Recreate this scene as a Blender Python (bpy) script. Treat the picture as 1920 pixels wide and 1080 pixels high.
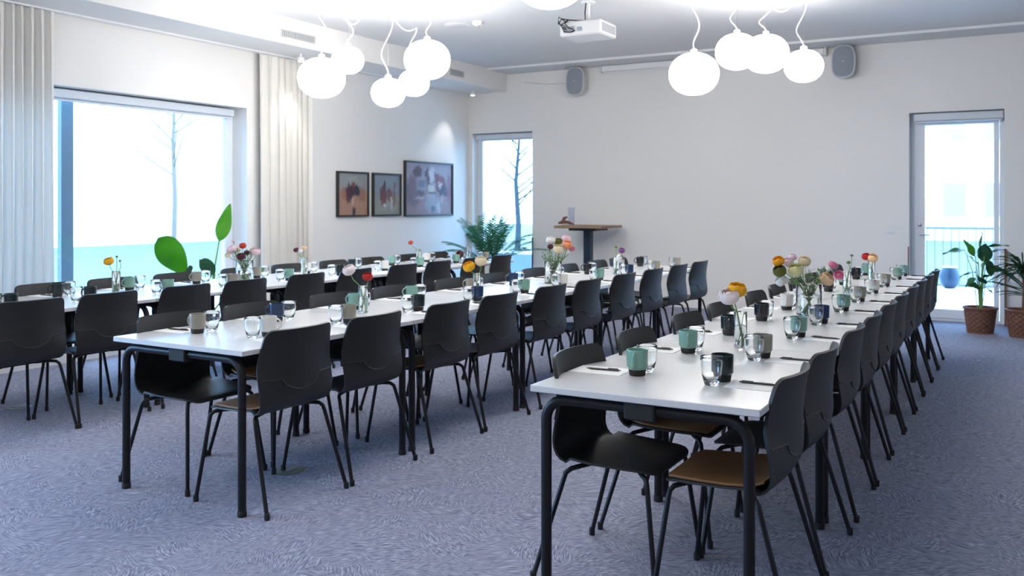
import bpy, math, random
from mathutils import Vector, Matrix
random.seed(7)
PI = math.pi
S = bpy.context.scene
for o in list(bpy.data.objects): bpy.data.objects.remove(o)

# ------------------------------------------------------------------ camera
YAW = 0.5163
cd = bpy.data.cameras.new('camera'); cam = bpy.data.objects.new('camera', cd)
S.collection.objects.link(cam); S.camera = cam
cd.sensor_width = 36; cd.lens = 1698 / 1920 * 36; cd.shift_y = -(540 - 384) / 1920
cam.location = (0, 0, 1.38); cam.rotation_euler = (PI / 2, 0, YAW)
cd.clip_start = 0.05; cd.clip_end = 300
cd.dof.use_dof = True; cd.dof.focus_distance = 3.7; cd.dof.aperture_fstop = 5.0

# ------------------------------------------------------------------ world, light, exposure
S.view_settings.view_transform = 'Standard'; S.view_settings.look = 'None'
S.view_settings.gamma = 1; S.view_settings.use_curve_mapping = False
S.view_settings.exposure = 1.2
w = bpy.data.worlds.new('overcast_sky'); S.world = w; w.use_nodes = True
bg = w.node_tree.nodes['Background']
bg.inputs[0].default_value = (0.31, 0.61, 1.0, 1); bg.inputs[1].default_value = 7.0
GLOBE = 9.0
def portal(loc, rot, sx, sy):
    l = bpy.data.lights.new('window_portal', 'AREA'); l.shape = 'RECTANGLE'; l.size = sx; l.size_y = sy
    l.cycles.is_portal = True
    o = bpy.data.objects.new('window_portal', l); S.collection.objects.link(o)
    o.location = loc; o.rotation_euler = rot
portal((-7.80, 5.55, 1.27), (0, -PI / 2, 0), 2.4, 3.4)
portal((-7.80, 0.3, 1.27), (0, -PI / 2, 0), 2.4, 3.6)
portal((-6.83, 12.12, 1.25), (-PI / 2, 0, 0), 1.1, 2.5)
portal((-0.71, 12.12, 1.25), (-PI / 2, 0, 0), 1.1, 2.5)

# ------------------------------------------------------------------ materials
def nt(name):
    m = bpy.data.materials.new(name); m.use_nodes = True
    t = m.node_tree; return m, t, t.nodes, t.links, t.nodes['Principled BSDF']
def mat(name, col, rough=0.5, metal=0, bump=0, bscale=200, var=0, vscale=8, spec=0.5, sheen=0, trans=0, coat=0):
    m, t, n, l, p = nt(name)
    p.inputs['Base Color'].default_value = (*col, 1); p.inputs['Roughness'].default_value = rough
    p.inputs['Metallic'].default_value = metal; p.inputs['Specular IOR Level'].default_value = spec
    p.inputs['Sheen Weight'].default_value = sheen; p.inputs['Coat Weight'].default_value = coat
    tc = n.new('ShaderNodeTexCoord')
    if bump:
        x = n.new('ShaderNodeTexNoise'); x.inputs['Scale'].default_value = bscale; x.inputs['Detail'].default_value = 3
        b = n.new('ShaderNodeBump'); b.inputs['Strength'].default_value = bump; b.inputs['Distance'].default_value = 0.002
        l.new(tc.outputs['Object'], x.inputs['Vector']); l.new(x.outputs['Fac'], b.inputs['Height']); l.new(b.outputs['Normal'], p.inputs['Normal'])
    if var:
        x = n.new('ShaderNodeTexNoise'); x.inputs['Scale'].default_value = vscale; x.inputs['Detail'].default_value = 4
        r = n.new('ShaderNodeMix'); r.data_type = 'RGBA'
        r.inputs[6].default_value = (*[c * (1 - var) for c in col], 1); r.inputs[7].default_value = (*[min(1, c * (1 + var)) for c in col], 1)
        l.new(tc.outputs['Object'], x.inputs['Vector']); l.new(x.outputs['Fac'], r.inputs[0]); l.new(r.outputs[2], p.inputs['Base Color'])
    if trans:
        tb = n.new('ShaderNodeBsdfTranslucent'); tb.inputs[0].default_value = (*col, 1)
        mx = n.new('ShaderNodeMixShader'); mx.inputs[0].default_value = trans
        out = n['Material Output']
        l.new(p.outputs[0], mx.inputs[1]); l.new(tb.outputs[0], mx.inputs[2]); l.new(mx.outputs[0], out.inputs[0])
    return m
def glass(name, col=(1, 1, 1), ior=1.45, rough=0.0):
    m, t, n, l, p = nt(name)
    p.inputs['Base Color'].default_value = (*col, 1); p.inputs['Roughness'].default_value = rough
    p.inputs['Transmission Weight'].default_value = 1; p.inputs['IOR'].default_value = ior
    return m
def pane_mat(name, tint=(0.96, 0.98, 1)):
    m, t, n, l, p = nt(name)
    tr = n.new('ShaderNodeBsdfTransparent'); tr.inputs[0].default_value = (*tint, 1)
    gl = n.new('ShaderNodeBsdfGlossy'); gl.inputs['Roughness'].default_value = 0.01
    fr = n.new('ShaderNodeFresnel'); fr.inputs[0].default_value = 1.35
    mx = n.new('ShaderNodeMixShader')
    l.new(fr.outputs[0], mx.inputs[0]); l.new(tr.outputs[0], mx.inputs[1]); l.new(gl.outputs[0], mx.inputs[2])
    l.new(mx.outputs[0], n['Material Output'].inputs[0]); return m
def emis(name, col, s):
    m, t, n, l, p = nt(name)
    p.inputs['Base Color'].default_value = (*col, 1); p.inputs['Emission Color'].default_value = (*col, 1)
    p.inputs['Emission Strength'].default_value = s; return m

def carpet_mat():
    m, t, n, l, p = nt('blue_grey_carpet')
    tc = n.new('ShaderNodeTexCoord')
    wn = n.new('ShaderNodeTexNoise'); wn.inputs['Scale'].default_value = 2.2; wn.inputs['Detail'].default_value = 1.5
    l.new(tc.outputs['Object'], wn.inputs['Vector'])
    wm = n.new('ShaderNodeVectorMath'); wm.operation = 'MULTIPLY_ADD'; wm.inputs[1].default_value = (0.34, 0.34, 0)
    l.new(wn.outputs['Color'], wm.inputs[0]); l.new(tc.outputs['Object'], wm.inputs[2])
    layers = []
    for rot in (0.35, 1.25, 2.3):
        mp = n.new('ShaderNodeMapping'); mp.inputs['Rotation'].default_value = (0, 0, rot); l.new(wm.outputs[0], mp.inputs[0])
        ms = n.new('ShaderNodeMapping'); ms.inputs['Scale'].default_value = (24, 190, 1); l.new(mp.outputs[0], ms.inputs[0])
        q = n.new('ShaderNodeTexNoise'); q.inputs['Scale'].default_value = 1; q.inputs['Detail'].default_value = 2; q.inputs['Distortion'].default_value = 0.35
        l.new(ms.outputs[0], q.inputs['Vector']); layers.append(q)
    prev = layers[0].outputs['Fac']
    for k, q in enumerate(layers[1:]):
        mk = n.new('ShaderNodeTexNoise'); mk.inputs['Scale'].default_value = 2.6 + k; mk.inputs['Detail'].default_value = 2; l.new(tc.outputs['Object'], mk.inputs['Vector'])
        mr = n.new('ShaderNodeMapRange'); mr.inputs[1].default_value = 0.46; mr.inputs[2].default_value = 0.56; l.new(mk.outputs['Fac'], mr.inputs[0])
        mx = n.new('ShaderNodeMix'); l.new(mr.outputs[0], mx.inputs[0]); l.new(prev, mx.inputs[2]); l.new(q.outputs['Fac'], mx.inputs[3]); prev = mx.outputs[0]
    fine = n.new('ShaderNodeTexNoise'); fine.inputs['Scale'].default_value = 500; fine.inputs['Detail'].default_value = 2
    l.new(tc.outputs['Object'], fine.inputs['Vector'])
    mixf = n.new('ShaderNodeMath'); mixf.operation = 'MULTIPLY_ADD'; mixf.inputs[1].default_value = 0.35
    l.new(fine.outputs['Fac'], mixf.inputs[0]); l.new(prev, mixf.inputs[2])
    cr = n.new('ShaderNodeValToRGB')
    cr.color_ramp.elements[0].position = 0.52; cr.color_ramp.elements[0].color = (0.140, 0.150, 0.215, 1)
    cr.color_ramp.elements[1].position = 0.84; cr.color_ramp.elements[1].color = (0.46, 0.47, 0.58, 1)
    e = cr.color_ramp.elements.new(0.66); e.color = (0.250, 0.262, 0.350, 1)
    l.new(mixf.outputs[0], cr.inputs[0]); l.new(cr.outputs[0], p.inputs['Base Color'])
    p.inputs['Roughness'].default_value = 0.95; p.inputs['Specular IOR Level'].default_value = 0.15
    b = n.new('ShaderNodeBump'); b.inputs['Strength'].default_value = 0.5; b.inputs['Distance'].default_value = 0.004
    l.new(mixf.outputs[0], b.inputs['Height']); l.new(b.outputs[0], p.inputs['Normal'])
    return m
def vcol_mat(name):
    m, t, n, l, p = nt(name)
    a = n.new('ShaderNodeAttribute'); a.attribute_name = 'paint'
    l.new(a.outputs['Color'], p.inputs['Base Color']); p.inputs['Roughness'].default_value = 0.55
    tc = n.new('ShaderNodeTexCoord'); x = n.new('ShaderNodeTexNoise'); x.inputs['Scale'].default_value = 90
    b = n.new('ShaderNodeBump'); b.inputs['Strength'].default_value = 0.3
    l.new(tc.outputs['Object'], x.inputs['Vector']); l.new(x.outputs['Fac'], b.inputs['Height']); l.new(b.outputs[0], p.inputs['Normal'])
    return m
def wood_mat():
    m, t, n, l, p = nt('oak')
    tc = n.new('ShaderNodeTexCoord'); mp = n.new('ShaderNodeMapping'); mp.inputs['Scale'].default_value = (3, 40, 40)
    x = n.new('ShaderNodeTexNoise'); x.inputs['Scale'].default_value = 1; x.inputs['Detail'].default_value = 4
    cr = n.new('ShaderNodeValToRGB'); cr.color_ramp.elements[0].color = (0.16, 0.09, 0.045, 1); cr.color_ramp.elements[1].color = (0.42, 0.28, 0.17, 1)
    l.new(tc.outputs['Object'], mp.inputs[0]); l.new(mp.outputs[0], x.inputs['Vector']); l.new(x.outputs['Fac'], cr.inputs[0]); l.new(cr.outputs[0], p.inputs['Base Color'])
    p.inputs['Roughness'].default_value = 0.5
    return m

M = dict(
    wall=mat('white_wall_paint', (0.80, 0.79, 0.775), 0.85, bump=0.08, bscale=120),
    ceil=mat('white_ceiling', (0.72, 0.72, 0.72), 0.9, bump=0.5, bscale=60, var=0.03, vscale=60),
    ceilstrip=mat('ceiling_margin', (0.68, 0.69, 0.70), 0.9),
    carpet=carpet_mat(),
    white=mat('white_lacquer', (0.80, 0.81, 0.82), 0.4),
    frame=mat('white_window_frame', (0.74, 0.78, 0.84), 0.45),
    blind=mat('blind_cassette', (0.62, 0.67, 0.74), 0.5),
    pane=pane_mat('window_glass'),
    curtain=mat('cream_curtain', (0.80, 0.78, 0.74), 0.9, trans=0.10, bump=0.3, bscale=300),
    black=mat('black_plastic', (0.015, 0.0145, 0.0145), 0.45, bump=0.25, bscale=900, spec=0.5),
    tube=mat('black_steel', (0.009, 0.009, 0.011), 0.4, spec=0.3),
    seam_highlight=mat('black_plastic_highlight', (0.035, 0.035, 0.037), 0.3),
    cap=mat('black_rubber', (0.01, 0.01, 0.01), 0.7),
    brown=mat('brown_seat', (0.25, 0.115, 0.035), 0.55, bump=0.2, bscale=400, var=0.06),
    top=mat('white_laminate', (0.67, 0.67, 0.67), 0.26, spec=0.5),
    paper=mat('paper', (0.90, 0.90, 0.89), 0.8),
    pen=mat('pen_black', (0.015, 0.015, 0.012), 0.3),
    glass=glass('clear_glass', (0.98, 1, 1)),
    water=glass('water', (0.97, 1, 0.99), 1.33),
    globe=emis('opal_glass_lamp', (1.0, 0.97, 0.93), GLOBE),
    cord=mat('white_cord', (0.85, 0.85, 0.85), 0.5),
    steel=mat('steel', (0.5, 0.5, 0.52), 0.3, 1),
    grille=mat('grey_grille', (0.27, 0.30, 0.34), 0.7, bump=0.5, bscale=700),
    vent=mat('vent_grey', (0.52, 0.52, 0.50), 0.6),
    projector=mat('projector_white', (0.60, 0.60, 0.60), 0.4),
    oak=wood_mat(), navysteel=mat('dark_blue_steel', (0.006, 0.022, 0.05), 0.4),
    corner=mat('wooden_corner_guard', (0.20, 0.10, 0.05), 0.5),
    basket=mat('brown_wicker', (0.17, 0.075, 0.05), 0.7, var=0.35, vscale=40, bump=0.6, bscale=80),
    soil=mat('soil', (0.03, 0.02, 0.015), 0.95, bump=1, bscale=60),
    potwhite=mat('white_ceramic_pot', (0.7, 0.74, 0.72), 0.35),
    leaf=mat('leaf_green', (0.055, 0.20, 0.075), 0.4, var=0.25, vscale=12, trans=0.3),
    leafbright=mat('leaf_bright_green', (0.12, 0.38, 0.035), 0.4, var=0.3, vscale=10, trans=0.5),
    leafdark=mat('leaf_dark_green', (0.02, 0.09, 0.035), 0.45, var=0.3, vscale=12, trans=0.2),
    palm=mat('palm_green', (0.03, 0.16, 0.06), 0.45, var=0.3, vscale=6, trans=0.25),
    stem=mat('stem_green', (0.17, 0.33, 0.08), 0.5, var=0.2),
    greens=mat('feathery_green', (0.11, 0.23, 0.06), 0.5, var=0.3, trans=0.2),
    lawn=mat('frosty_lawn', (0.105, 0.105, 0.072), 0.9, var=0.25, vscale=1.5),
    terrace=mat('pale_paving', (0.62, 0.64, 0.66), 0.9, var=0.05),
    render=mat('pale_render', (0.8, 0.8, 0.8), 0.9),
    facadewin=mat('facade_window', (0.32, 0.20, 0.14), 0.3),
    bark=mat('tree_bark', (0.022, 0.032, 0.038), 0.9, var=0.3),
    veiledbark=mat('veiled_tree_bark', (0.17, 0.13, 0.10), 0.9, var=0.2),  # bark copy made paler, the overexposure veil put into its colour
    bluegrey_flare=mat('blue_grey_flare_tint', (0.075, 0.10, 0.12), 0.6, var=0.1),  # post's blue is lens flare put into the colour; planter shares it
    bluepot=mat('blue_glaze', (0.012, 0.028, 0.055), 0.4, var=0.3),
    railing=mat('railing_grey', (0.09, 0.085, 0.08), 0.5),
    floorbox=mat('floor_outlet_metal', (0.13, 0.15, 0.16), 0.5),
    canvas=vcol_mat('oil_paint'),
    darkwood=mat('black_frame', (0.02, 0.018, 0.015), 0.45),
    drift=mat('driftwood', (0.16, 0.08, 0.05), 0.8, var=0.4, vscale=30),
    lilac=glass('lilac_glass', (0.80, 0.82, 0.92), 1.3, 0.15),
    spotglow=emis('spot_lamp_face', (1, 0.85, 0.6), 6),
)
CER = {'teal': (0.20, 0.38, 0.31), 'dark': (0.012, 0.022, 0.025), 'grey': (0.30, 0.28, 0.23), 'white': (0.72, 0.70, 0.66),
       'navy': (0.012, 0.035, 0.095), 'black': (0.008, 0.008, 0.010)}
CM = {k: mat(k + '_glaze', v, 0.22, var=0.04, vscale=60, coat=0.3) for k, v in CER.items()}
CM['base'] = mat('unglazed_dark_clay', (0.022, 0.020, 0.018), 0.7)
FC = {'yellow': (0.90, 0.48, 0.01), 'orange': (0.95, 0.42, 0.01), 'blush': (0.95, 0.83, 0.82), 'pale_pink': (0.90, 0.68, 0.72),
      'cream': (0.86, 0.74, 0.52), 'lime_cream': (0.78, 0.76, 0.42), 'green_scabious': (0.13, 0.14, 0.02), 'white': (0.85, 0.85, 0.82),
      'peach': (0.90, 0.62, 0.36), 'rose': (0.78, 0.22, 0.36), 'red': (0.55, 0.02, 0.015), 'red_orange': (0.72, 0.07, 0.02),
      'maroon': (0.09, 0.008, 0.02), 'peach_orange': (0.90, 0.36, 0.17), 'purple': (0.24, 0.08, 0.26), 'bud': (0.16, 0.22, 0.07)}
FM = {k: mat('petal_' + k, v, 0.6, var=0.10, vscale=60, trans=0.2) for k, v in FC.items()}

# ------------------------------------------------------------------ mesh helpers
class MB:
    def __init__(s): s.v = []; s.f = []
    def add(s, vs, fs):
        b = len(s.v); s.v += [tuple(q) for q in vs]; s.f += [tuple(b + i for i in f) for f in fs]; return s
    def box(s, x0, x1, y0, y1, z0, z1):
        return s.add([(x0, y0, z0), (x1, y0, z0), (x1, y1, z0), (x0, y1, z0), (x0, y0, z1), (x1, y0, z1), (x1, y1, z1), (x0, y1, z1)],
                     [(0, 3, 2, 1), (4, 5, 6, 7), (0, 1, 5, 4), (1, 2, 6, 5), (2, 3, 7, 6), (3, 0, 4, 7)])
    def bbox(s, x0, x1, y0, y1, z0, z1, b=0.003):   # chamfered box (top and bottom edges and corners)
        def ring(i, z): return [(x0 + i + b, y0 + i, z), (x1 - i - b, y0 + i, z), (x1 - i, y0 + i + b, z), (x1 - i, y1 - i - b, z),
                                (x1 - i - b, y1 - i, z), (x0 + i + b, y1 - i, z), (x0 + i, y1 - i - b, z), (x0 + i, y0 + i + b, z)]
        R = ring(b, z0) + ring(0, z0 + b) + ring(0, z1 - b) + ring(b, z1); F = []
        for k in range(3):
            for i in range(8):
                j = (i + 1) % 8; F.append((k * 8 + i, k * 8 + j, k * 8 + 8 + j, k * 8 + 8 + i))
        F.append(tuple(range(7, -1, -1))); F.append(tuple(range(24, 32)))
        return s.add(R, F)
    def tube(s, pts, r, n=8, caps=True):
        pts = [Vector(p) for p in pts]; rs = r if isinstance(r, (list, tuple)) else [r] * len(pts)
        T = []
        for i in range(len(pts)):
            a = pts[max(0, i - 1)]; c = pts[min(len(pts) - 1, i + 1)]; T.append((c - a).normalized())
        up = Vector((0, 0, 1)) if abs(T[0].z) < 0.9 else Vector((1, 0, 0))
        u = T[0].cross(up).normalized(); V = []; F = []
        for i, p in enumerate(pts):
            u = (u - T[i] * u.dot(T[i])).normalized(); w_ = T[i].cross(u)
            for k in range(n):
                a = 2 * PI * k / n; V.append(p + (u * math.cos(a) + w_ * math.sin(a)) * rs[i])
        for i in range(len(pts) - 1):
            for k in range(n):
                j = (k + 1) % n; F.append((i * n + k, i * n + j, i * n + n + j, i * n + n + k))
        if caps: F.append(tuple(range(n - 1, -1, -1))); F.append(tuple(range((len(pts) - 1) * n, len(pts) * n)))
        return s.add(V, F)
    def lathe(s, prof, n=24, c=(0, 0, 0), close=False):
        V = []; F = []
        for (r, z) in prof:
            for k in range(n):
                a = 2 * PI * k / n; V.append((c[0] + r * math.cos(a), c[1] + r * math.sin(a), c[2] + z))
        m = len(prof)
        for i in range(m if close else m - 1):
            i2 = (i + 1) % m
            for k in range(n):
                j = (k + 1) % n; F.append((i * n + k, i * n + j, i2 * n + j, i2 * n + k))
        if not close: F.append(tuple(range(n - 1, -1, -1))); F.append(tuple(range((m - 1) * n, m * n)))
        return s.add(V, F)
    def grid(s, G):
        nu = len(G); nv = len(G[0]); V = [q for r_ in G for q in r_]
        return s.add(V, [(i * nv + j, (i + 1) * nv + j, (i + 1) * nv + j + 1, i * nv + j + 1) for i in range(nu - 1) for j in range(nv - 1)])
    def shell(s, G, th):     # grid thickened along its normals, edges closed
        nu = len(G); nv = len(G[0]); G = [[Vector(q) for q in r_] for r_ in G]; H = []
        for i in range(nu):
            r_ = []
            for j in range(nv):
                a = G[min(nu - 1, i + 1)][j] - G[max(0, i - 1)][j]; b = G[i][min(nv - 1, j + 1)] - G[i][max(0, j - 1)]
                nn = a.cross(b); nn = nn.normalized() if nn.length > 1e-9 else Vector((0, 0, 1)); r_.append(G[i][j] - nn * th)
            H.append(r_)
        N = nu * nv; V = [q for r_ in G for q in r_] + [q for r_ in H for q in r_]; F = []
        for i in range(nu - 1):
            for j in range(nv - 1):
                a, b, c, d = i * nv + j, (i + 1) * nv + j, (i + 1) * nv + j + 1, i * nv + j + 1
                F.append((a, b, c, d)); F.append((N + d, N + c, N + b, N + a))
        bd = [i * nv for i in range(nu)] + [(nu - 1) * nv + j for j in range(1, nv)] + [i * nv + nv - 1 for i in range(nu - 2, -1, -1)] + [j for j in range(nv - 2, 0, -1)]
        for k in range(len(bd)):
            a = bd[k]; b = bd[(k + 1) % len(bd)]; F.append((b, a, N + a, N + b))
        return s.add(V, F)
    def sphere(s, c, rx, ry, rz, n=16, m=10, rot=None):
        prof = []; V = []; F = []
        for i in range(m + 1):
            t = PI * i / m
            for k in range(n):
                a = 2 * PI * k / n; q = Vector((rx * math.sin(t) * math.cos(a), ry * math.sin(t) * math.sin(a), rz * math.cos(t)))
                if rot: q = rot @ q
                V.append((c[0] + q.x, c[1] + q.y, c[2] + q.z))
        for i in range(m):
            for k in range(n):
                j = (k + 1) % n; F.append((i * n + j, i * n + k, i * n + n + k, i * n + n + j))
        return s.add(V, F)
    def mesh(s, name, m, smooth=True, ang=35):
        me = bpy.data.meshes.new(name); me.from_pydata(s.v, [], s.f); me.materials.append(m); me.validate(); me.update()
        if smooth:
            me.shade_smooth(); me.set_sharp_from_angle(angle=math.radians(ang))
        return me
    def build(s, name, m, parent=None, smooth=True, ang=35):
        o = bpy.data.objects.new(name, s.mesh(name, m, smooth, ang)); S.collection.objects.link(o)
        if parent: o.parent = parent
        return o
def tag(o, label=None, cat=None, group=None, kind=None):
    if label: o['label'] = label
    if cat: o['category'] = cat
    if group: o['group'] = group
    if kind: o['kind'] = kind
    return o
def empty(name, loc=(0, 0, 0), rz=0, label=None, cat=None, group=None):
    o = bpy.data.objects.new(name, None); S.collection.objects.link(o); o.location = loc; o.rotation_euler = (0, 0, rz)
    o.empty_display_size = 0.05
    return tag(o, label, cat, group)
def copy_tree(o, parent=None):
    c = o.copy(); S.collection.objects.link(c)
    if parent: c.parent = parent
    for ch in o.children: copy_tree(ch, c)
    return c
def placed(proto, used, loc, rz, label, group, scale=None):
    o = proto if not used.get(proto.name) else copy_tree(proto)
    used[proto.name] = 1 if o is proto else used[proto.name]
    o.location = loc; o.rotation_euler = (0, 0, rz); o['label'] = label; o['group'] = group
    if scale: o.scale = (scale,) * 3
    return o
def struct(name, mb, m, parent=None, smooth=False, label=None):
    o = mb.build(name, m, parent, smooth)
    if not parent: o['kind'] = 'structure'
    if label: o['label'] = label
    return o
ORD = ['first', 'second', 'third', 'fourth', 'fifth', 'sixth', 'seventh', 'eighth', 'ninth', 'tenth', 'eleventh']

# ------------------------------------------------------------------ room shell
XW, YB, ZC = -7.43, 11.74, 3.35
XR, YR = 2.9, -3.6
T = 0.36
struct('floor', MB().box(XW - T, XR + T, YR - T, YB + T, -0.1, 0), M['carpet'])
struct('ceiling', MB().box(XW - T, XR + T, YR - T, YB + T, ZC, ZC + 0.2), M['ceil'])
struct('trim_1', MB().box(-6.755, XR, YB - 0.55, YB, ZC - 0.022, ZC), M['ceilstrip'], label='smooth margin strip of the ceiling along the back wall')
struct('trim_2', MB().box(-6.755, XR, YB - 0.562, YB - 0.55, ZC - 0.03, ZC), M['white'], label='thin white bead along the ceiling margin')
W1 = (3.9, 7.2, 0.10, 2.44); W3 = (-1.5, 2.1, 0.10, 2.44)
b = MB()
b.box(XW - T, XW, YR - T, YB + T, W1[3], ZC); b.box(XW - T, XW, YR - T, YB + T, 0, W1[2])
b.box(XW - T, XW, YR - T, W3[0], W1[2], W1[3]); b.box(XW - T, XW, W3[1], W1[0], W1[2], W1[3]); b.box(XW - T, XW, W1[1], YB + T, W1[2], W1[3])
struct('wall_left', b, M['wall'])
W2 = (-7.36, -6.32, 0.04, 2.465); D1 = (-1.215, -0.215, 0.0, 2.475)
b = MB()
b.box(XW, W2[0], YB, YB + T, 0, ZC); b.box(W2[0], W2[1], YB, YB + T, W2[3], ZC); b.box(W2[0], W2[1], YB, YB + T, 0, W2[2])
b.box(W2[1], D1[0], YB, YB + T, 0, ZC); b.box(D1[0], D1[1], YB, YB + T, D1[3], ZC); b.box(D1[1], XR + T, YB, YB + T, 0, ZC)
struct('wall_back', b, M['wall'])
struct('wall_right', MB().box(XR, XR + T, YR - T, YB, 0, ZC), M['wall'])
struct('wall_rear', MB().box(XW, XR, YR - T, YR, 0, ZC), M['wall'])
struct('trim_3', MB().box(XW, -6.755, YR, YB, 3.07, ZC), M['wall'], label='boxed white soffit running above the windows')
struct('trim_4', MB().box(XW + 0.05, XW + 0.075, YR, YB, 3.055, 3.07).box(XW + 0.09, XW + 0.115, YR, YB, 3.055, 3.07), M['white'], label='white curtain rail under the soffit')
struct('trim_5', MB().box(D1[0] - 0.012, D1[0], YB - 0.02, YB, 0, 0.88), M['corner'], label='wooden corner guard left of the glazed door')
struct('trim_6', MB().box(D1[1], D1[1] + 0.02, YB - 0.03, YB, 0, 0.88), M['corner'], label='wooden corner guard right of the glazed door')
struct('trim_7', MB().box(W2[1], W2[1] + 0.012, YB - 0.02, YB, 0, 0.90), M['navysteel'], label='dark corner guard at the narrow window')

def window(name, axis, a0, a1, z0, z1, depth, fw=0.07, transom=None):
    """frame set at the outer part of the reveal; axis 'x' = in left wall, 'y' = in back wall"""
    e = empty(name); e['kind'] = 'structure'
    def bx(mb, a, b_, c, d, t0, t1):
        if axis == 'x': mb.box(XW - t1, XW - t0, a, b_, c, d)
        else: mb.box(a, b_, YB + t0, YB + t1, c, d)
    t0, t1 = depth, depth + 0.07
    f = MB(); bx(f, a0, a0 + fw, z0, z1, t0, t1); bx(f, a1 - fw, a1, z0, z1, t0, t1); bx(f, a0 + fw, a1 - fw, z1 - fw, z1, t0, t1); bx(f, a0 + fw, a1 - fw, z0, z0 + fw, t0, t1)
    f.build('window_frame', M['frame'], e, False)
    g = MB(); bx(g, a0 + fw, a1 - fw, z0 + fw, z1 - fw, t0 + 0.03, t0 + 0.036); g.build('window_pane', M['pane'], e, False)
    k = MB(); i = fw + 0.001; s_ = 0.018
    bx(k, a0 + i, a0 + i + s_, z0 + i, z1 - i, t0 - 0.008, t0 + 0.028); bx(k, a1 - i - s_, a1 - i, z0 + i, z1 - i, t0 - 0.008, t0 + 0.028)
    bx(k, a0 + i + s_, a1 - i - s_, z1 - i - s_, z1 - i, t0 - 0.008, t0 + 0.028); bx(k, a0 + i + s_, a1 - i - s_, z0 + i, z0 + i + s_, t0 - 0.008, t0 + 0.028)
    k.build('glazing_bead', M['frame'], e, False)
    return e
window('window_1', 'x', W1[0], W1[1], W1[2], W1[3], 0.22, 0.09)
window('window_2', 'y', W2[0], W2[1], W2[2], W2[3], 0.17, 0.06)
window('added_window_3', 'x', W3[0], W3[1], W3[2], W3[3], 0.22, 0.09)  # unseen window added to bring daylight onto the left floor
# low white sill platform under the large window
struct('trim_8', MB().box(XW, XW + 0.16, 3.3, 7.3, 0, 0.10), M['white'], label='low white ledge under the large window')
# roller blind cassettes
def blind(name_label, box, axis):
    e = empty('roller_blind', (0, 0, 0), 0, name_label, 'blind', 'roller blinds above the windows')
    x0, x1, y0, y1, z0, z1 = box
    MB().bbox(x0, x1, y0, y1, z0, z1, 0.006).build('cassette', M['blind'], e)
    if axis == 'x': MB().tube([((x0 + x1) / 2, y0 + 0.02, z0 - 0.012), ((x0 + x1) / 2, y1 - 0.02, z0 - 0.012)], 0.012, 8).build('bottom_bar', M['frame'], e)
    else: MB().tube([(x0 + 0.02, (y0 + y1) / 2, z0 - 0.012), (x1 - 0.02, (y0 + y1) / 2, z0 - 0.012)], 0.012, 8).build('bottom_bar', M['frame'], e)
blind('long pale roller blind cassette at the top of the large left window', (XW - 0.205, XW - 0.115, 3.95, 7.13, 2.345, 2.425), 'x')
blind('short pale roller blind cassette in the narrow window by the corner', (-7.33, -6.325, YB + 0.06, YB + 0.15, 2.375, 2.45), 'y')
blind('pale roller blind cassette above the glazed door', (-1.165, -0.225, YB + 0.02, YB + 0.11, 2.375, 2.46), 'y')
# glazed door
e = empty('door_1'); e['kind'] = 'structure'
y0, y1 = YB + 0.16, YB + 0.23
f = MB(); f.box(D1[0], D1[0] + 0.05, y0, y1, 0, D1[3]); f.box(D1[1] - 0.05, D1[1], y0, y1, 0, D1[3]); f.box(D1[0] + .05, D1[1] - .05, y0, y1, D1[3] - 0.06, D1[3]); f.box(D1[0] + .05, D1[1] - .05, y0, y1, 0, 0.03)
f.build('door_frame', M['frame'], e, False)
f = MB(); f.box(-1.16, -1.055, y0 - 0.015, y1 - 0.015, 0.035, 2.41); f.box(-0.325, -0.27, y0 - 0.015, y1 - 0.015, 0.035, 2.41); f.box(-1.055, -0.325, y0 - 0.015, y1 - 0.015, 2.33, 2.41); f.box(-1.055, -0.325, y0 - 0.015, y1 - 0.015, 0.035, 0.14)
f.build('door_leaf', M['frame'], e, False)
MB().box(-1.055, -0.325, y0 + 0.02, y0 + 0.026, 0.14, 2.33).build('door_pane', M['pane'], e, False)
MB().tube([(-1.11, y0 - 0.018, 1.02), (-1.11, y0 - 0.065, 1.02), (-0.99, y0 - 0.065, 1.02)], 0.009, 8).lathe([(0.024, 0), (0.024, 0.001)], 8, (-1.11, y0 - 0.02, 1.02)).build('door_handle', M['steel'], e)
MB().sphere((-1.11, y0 - 0.024, 1.14), 0.022, 0.008, 0.022, 12, 8).build('lock_cylinder', M['steel'], e)

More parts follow.
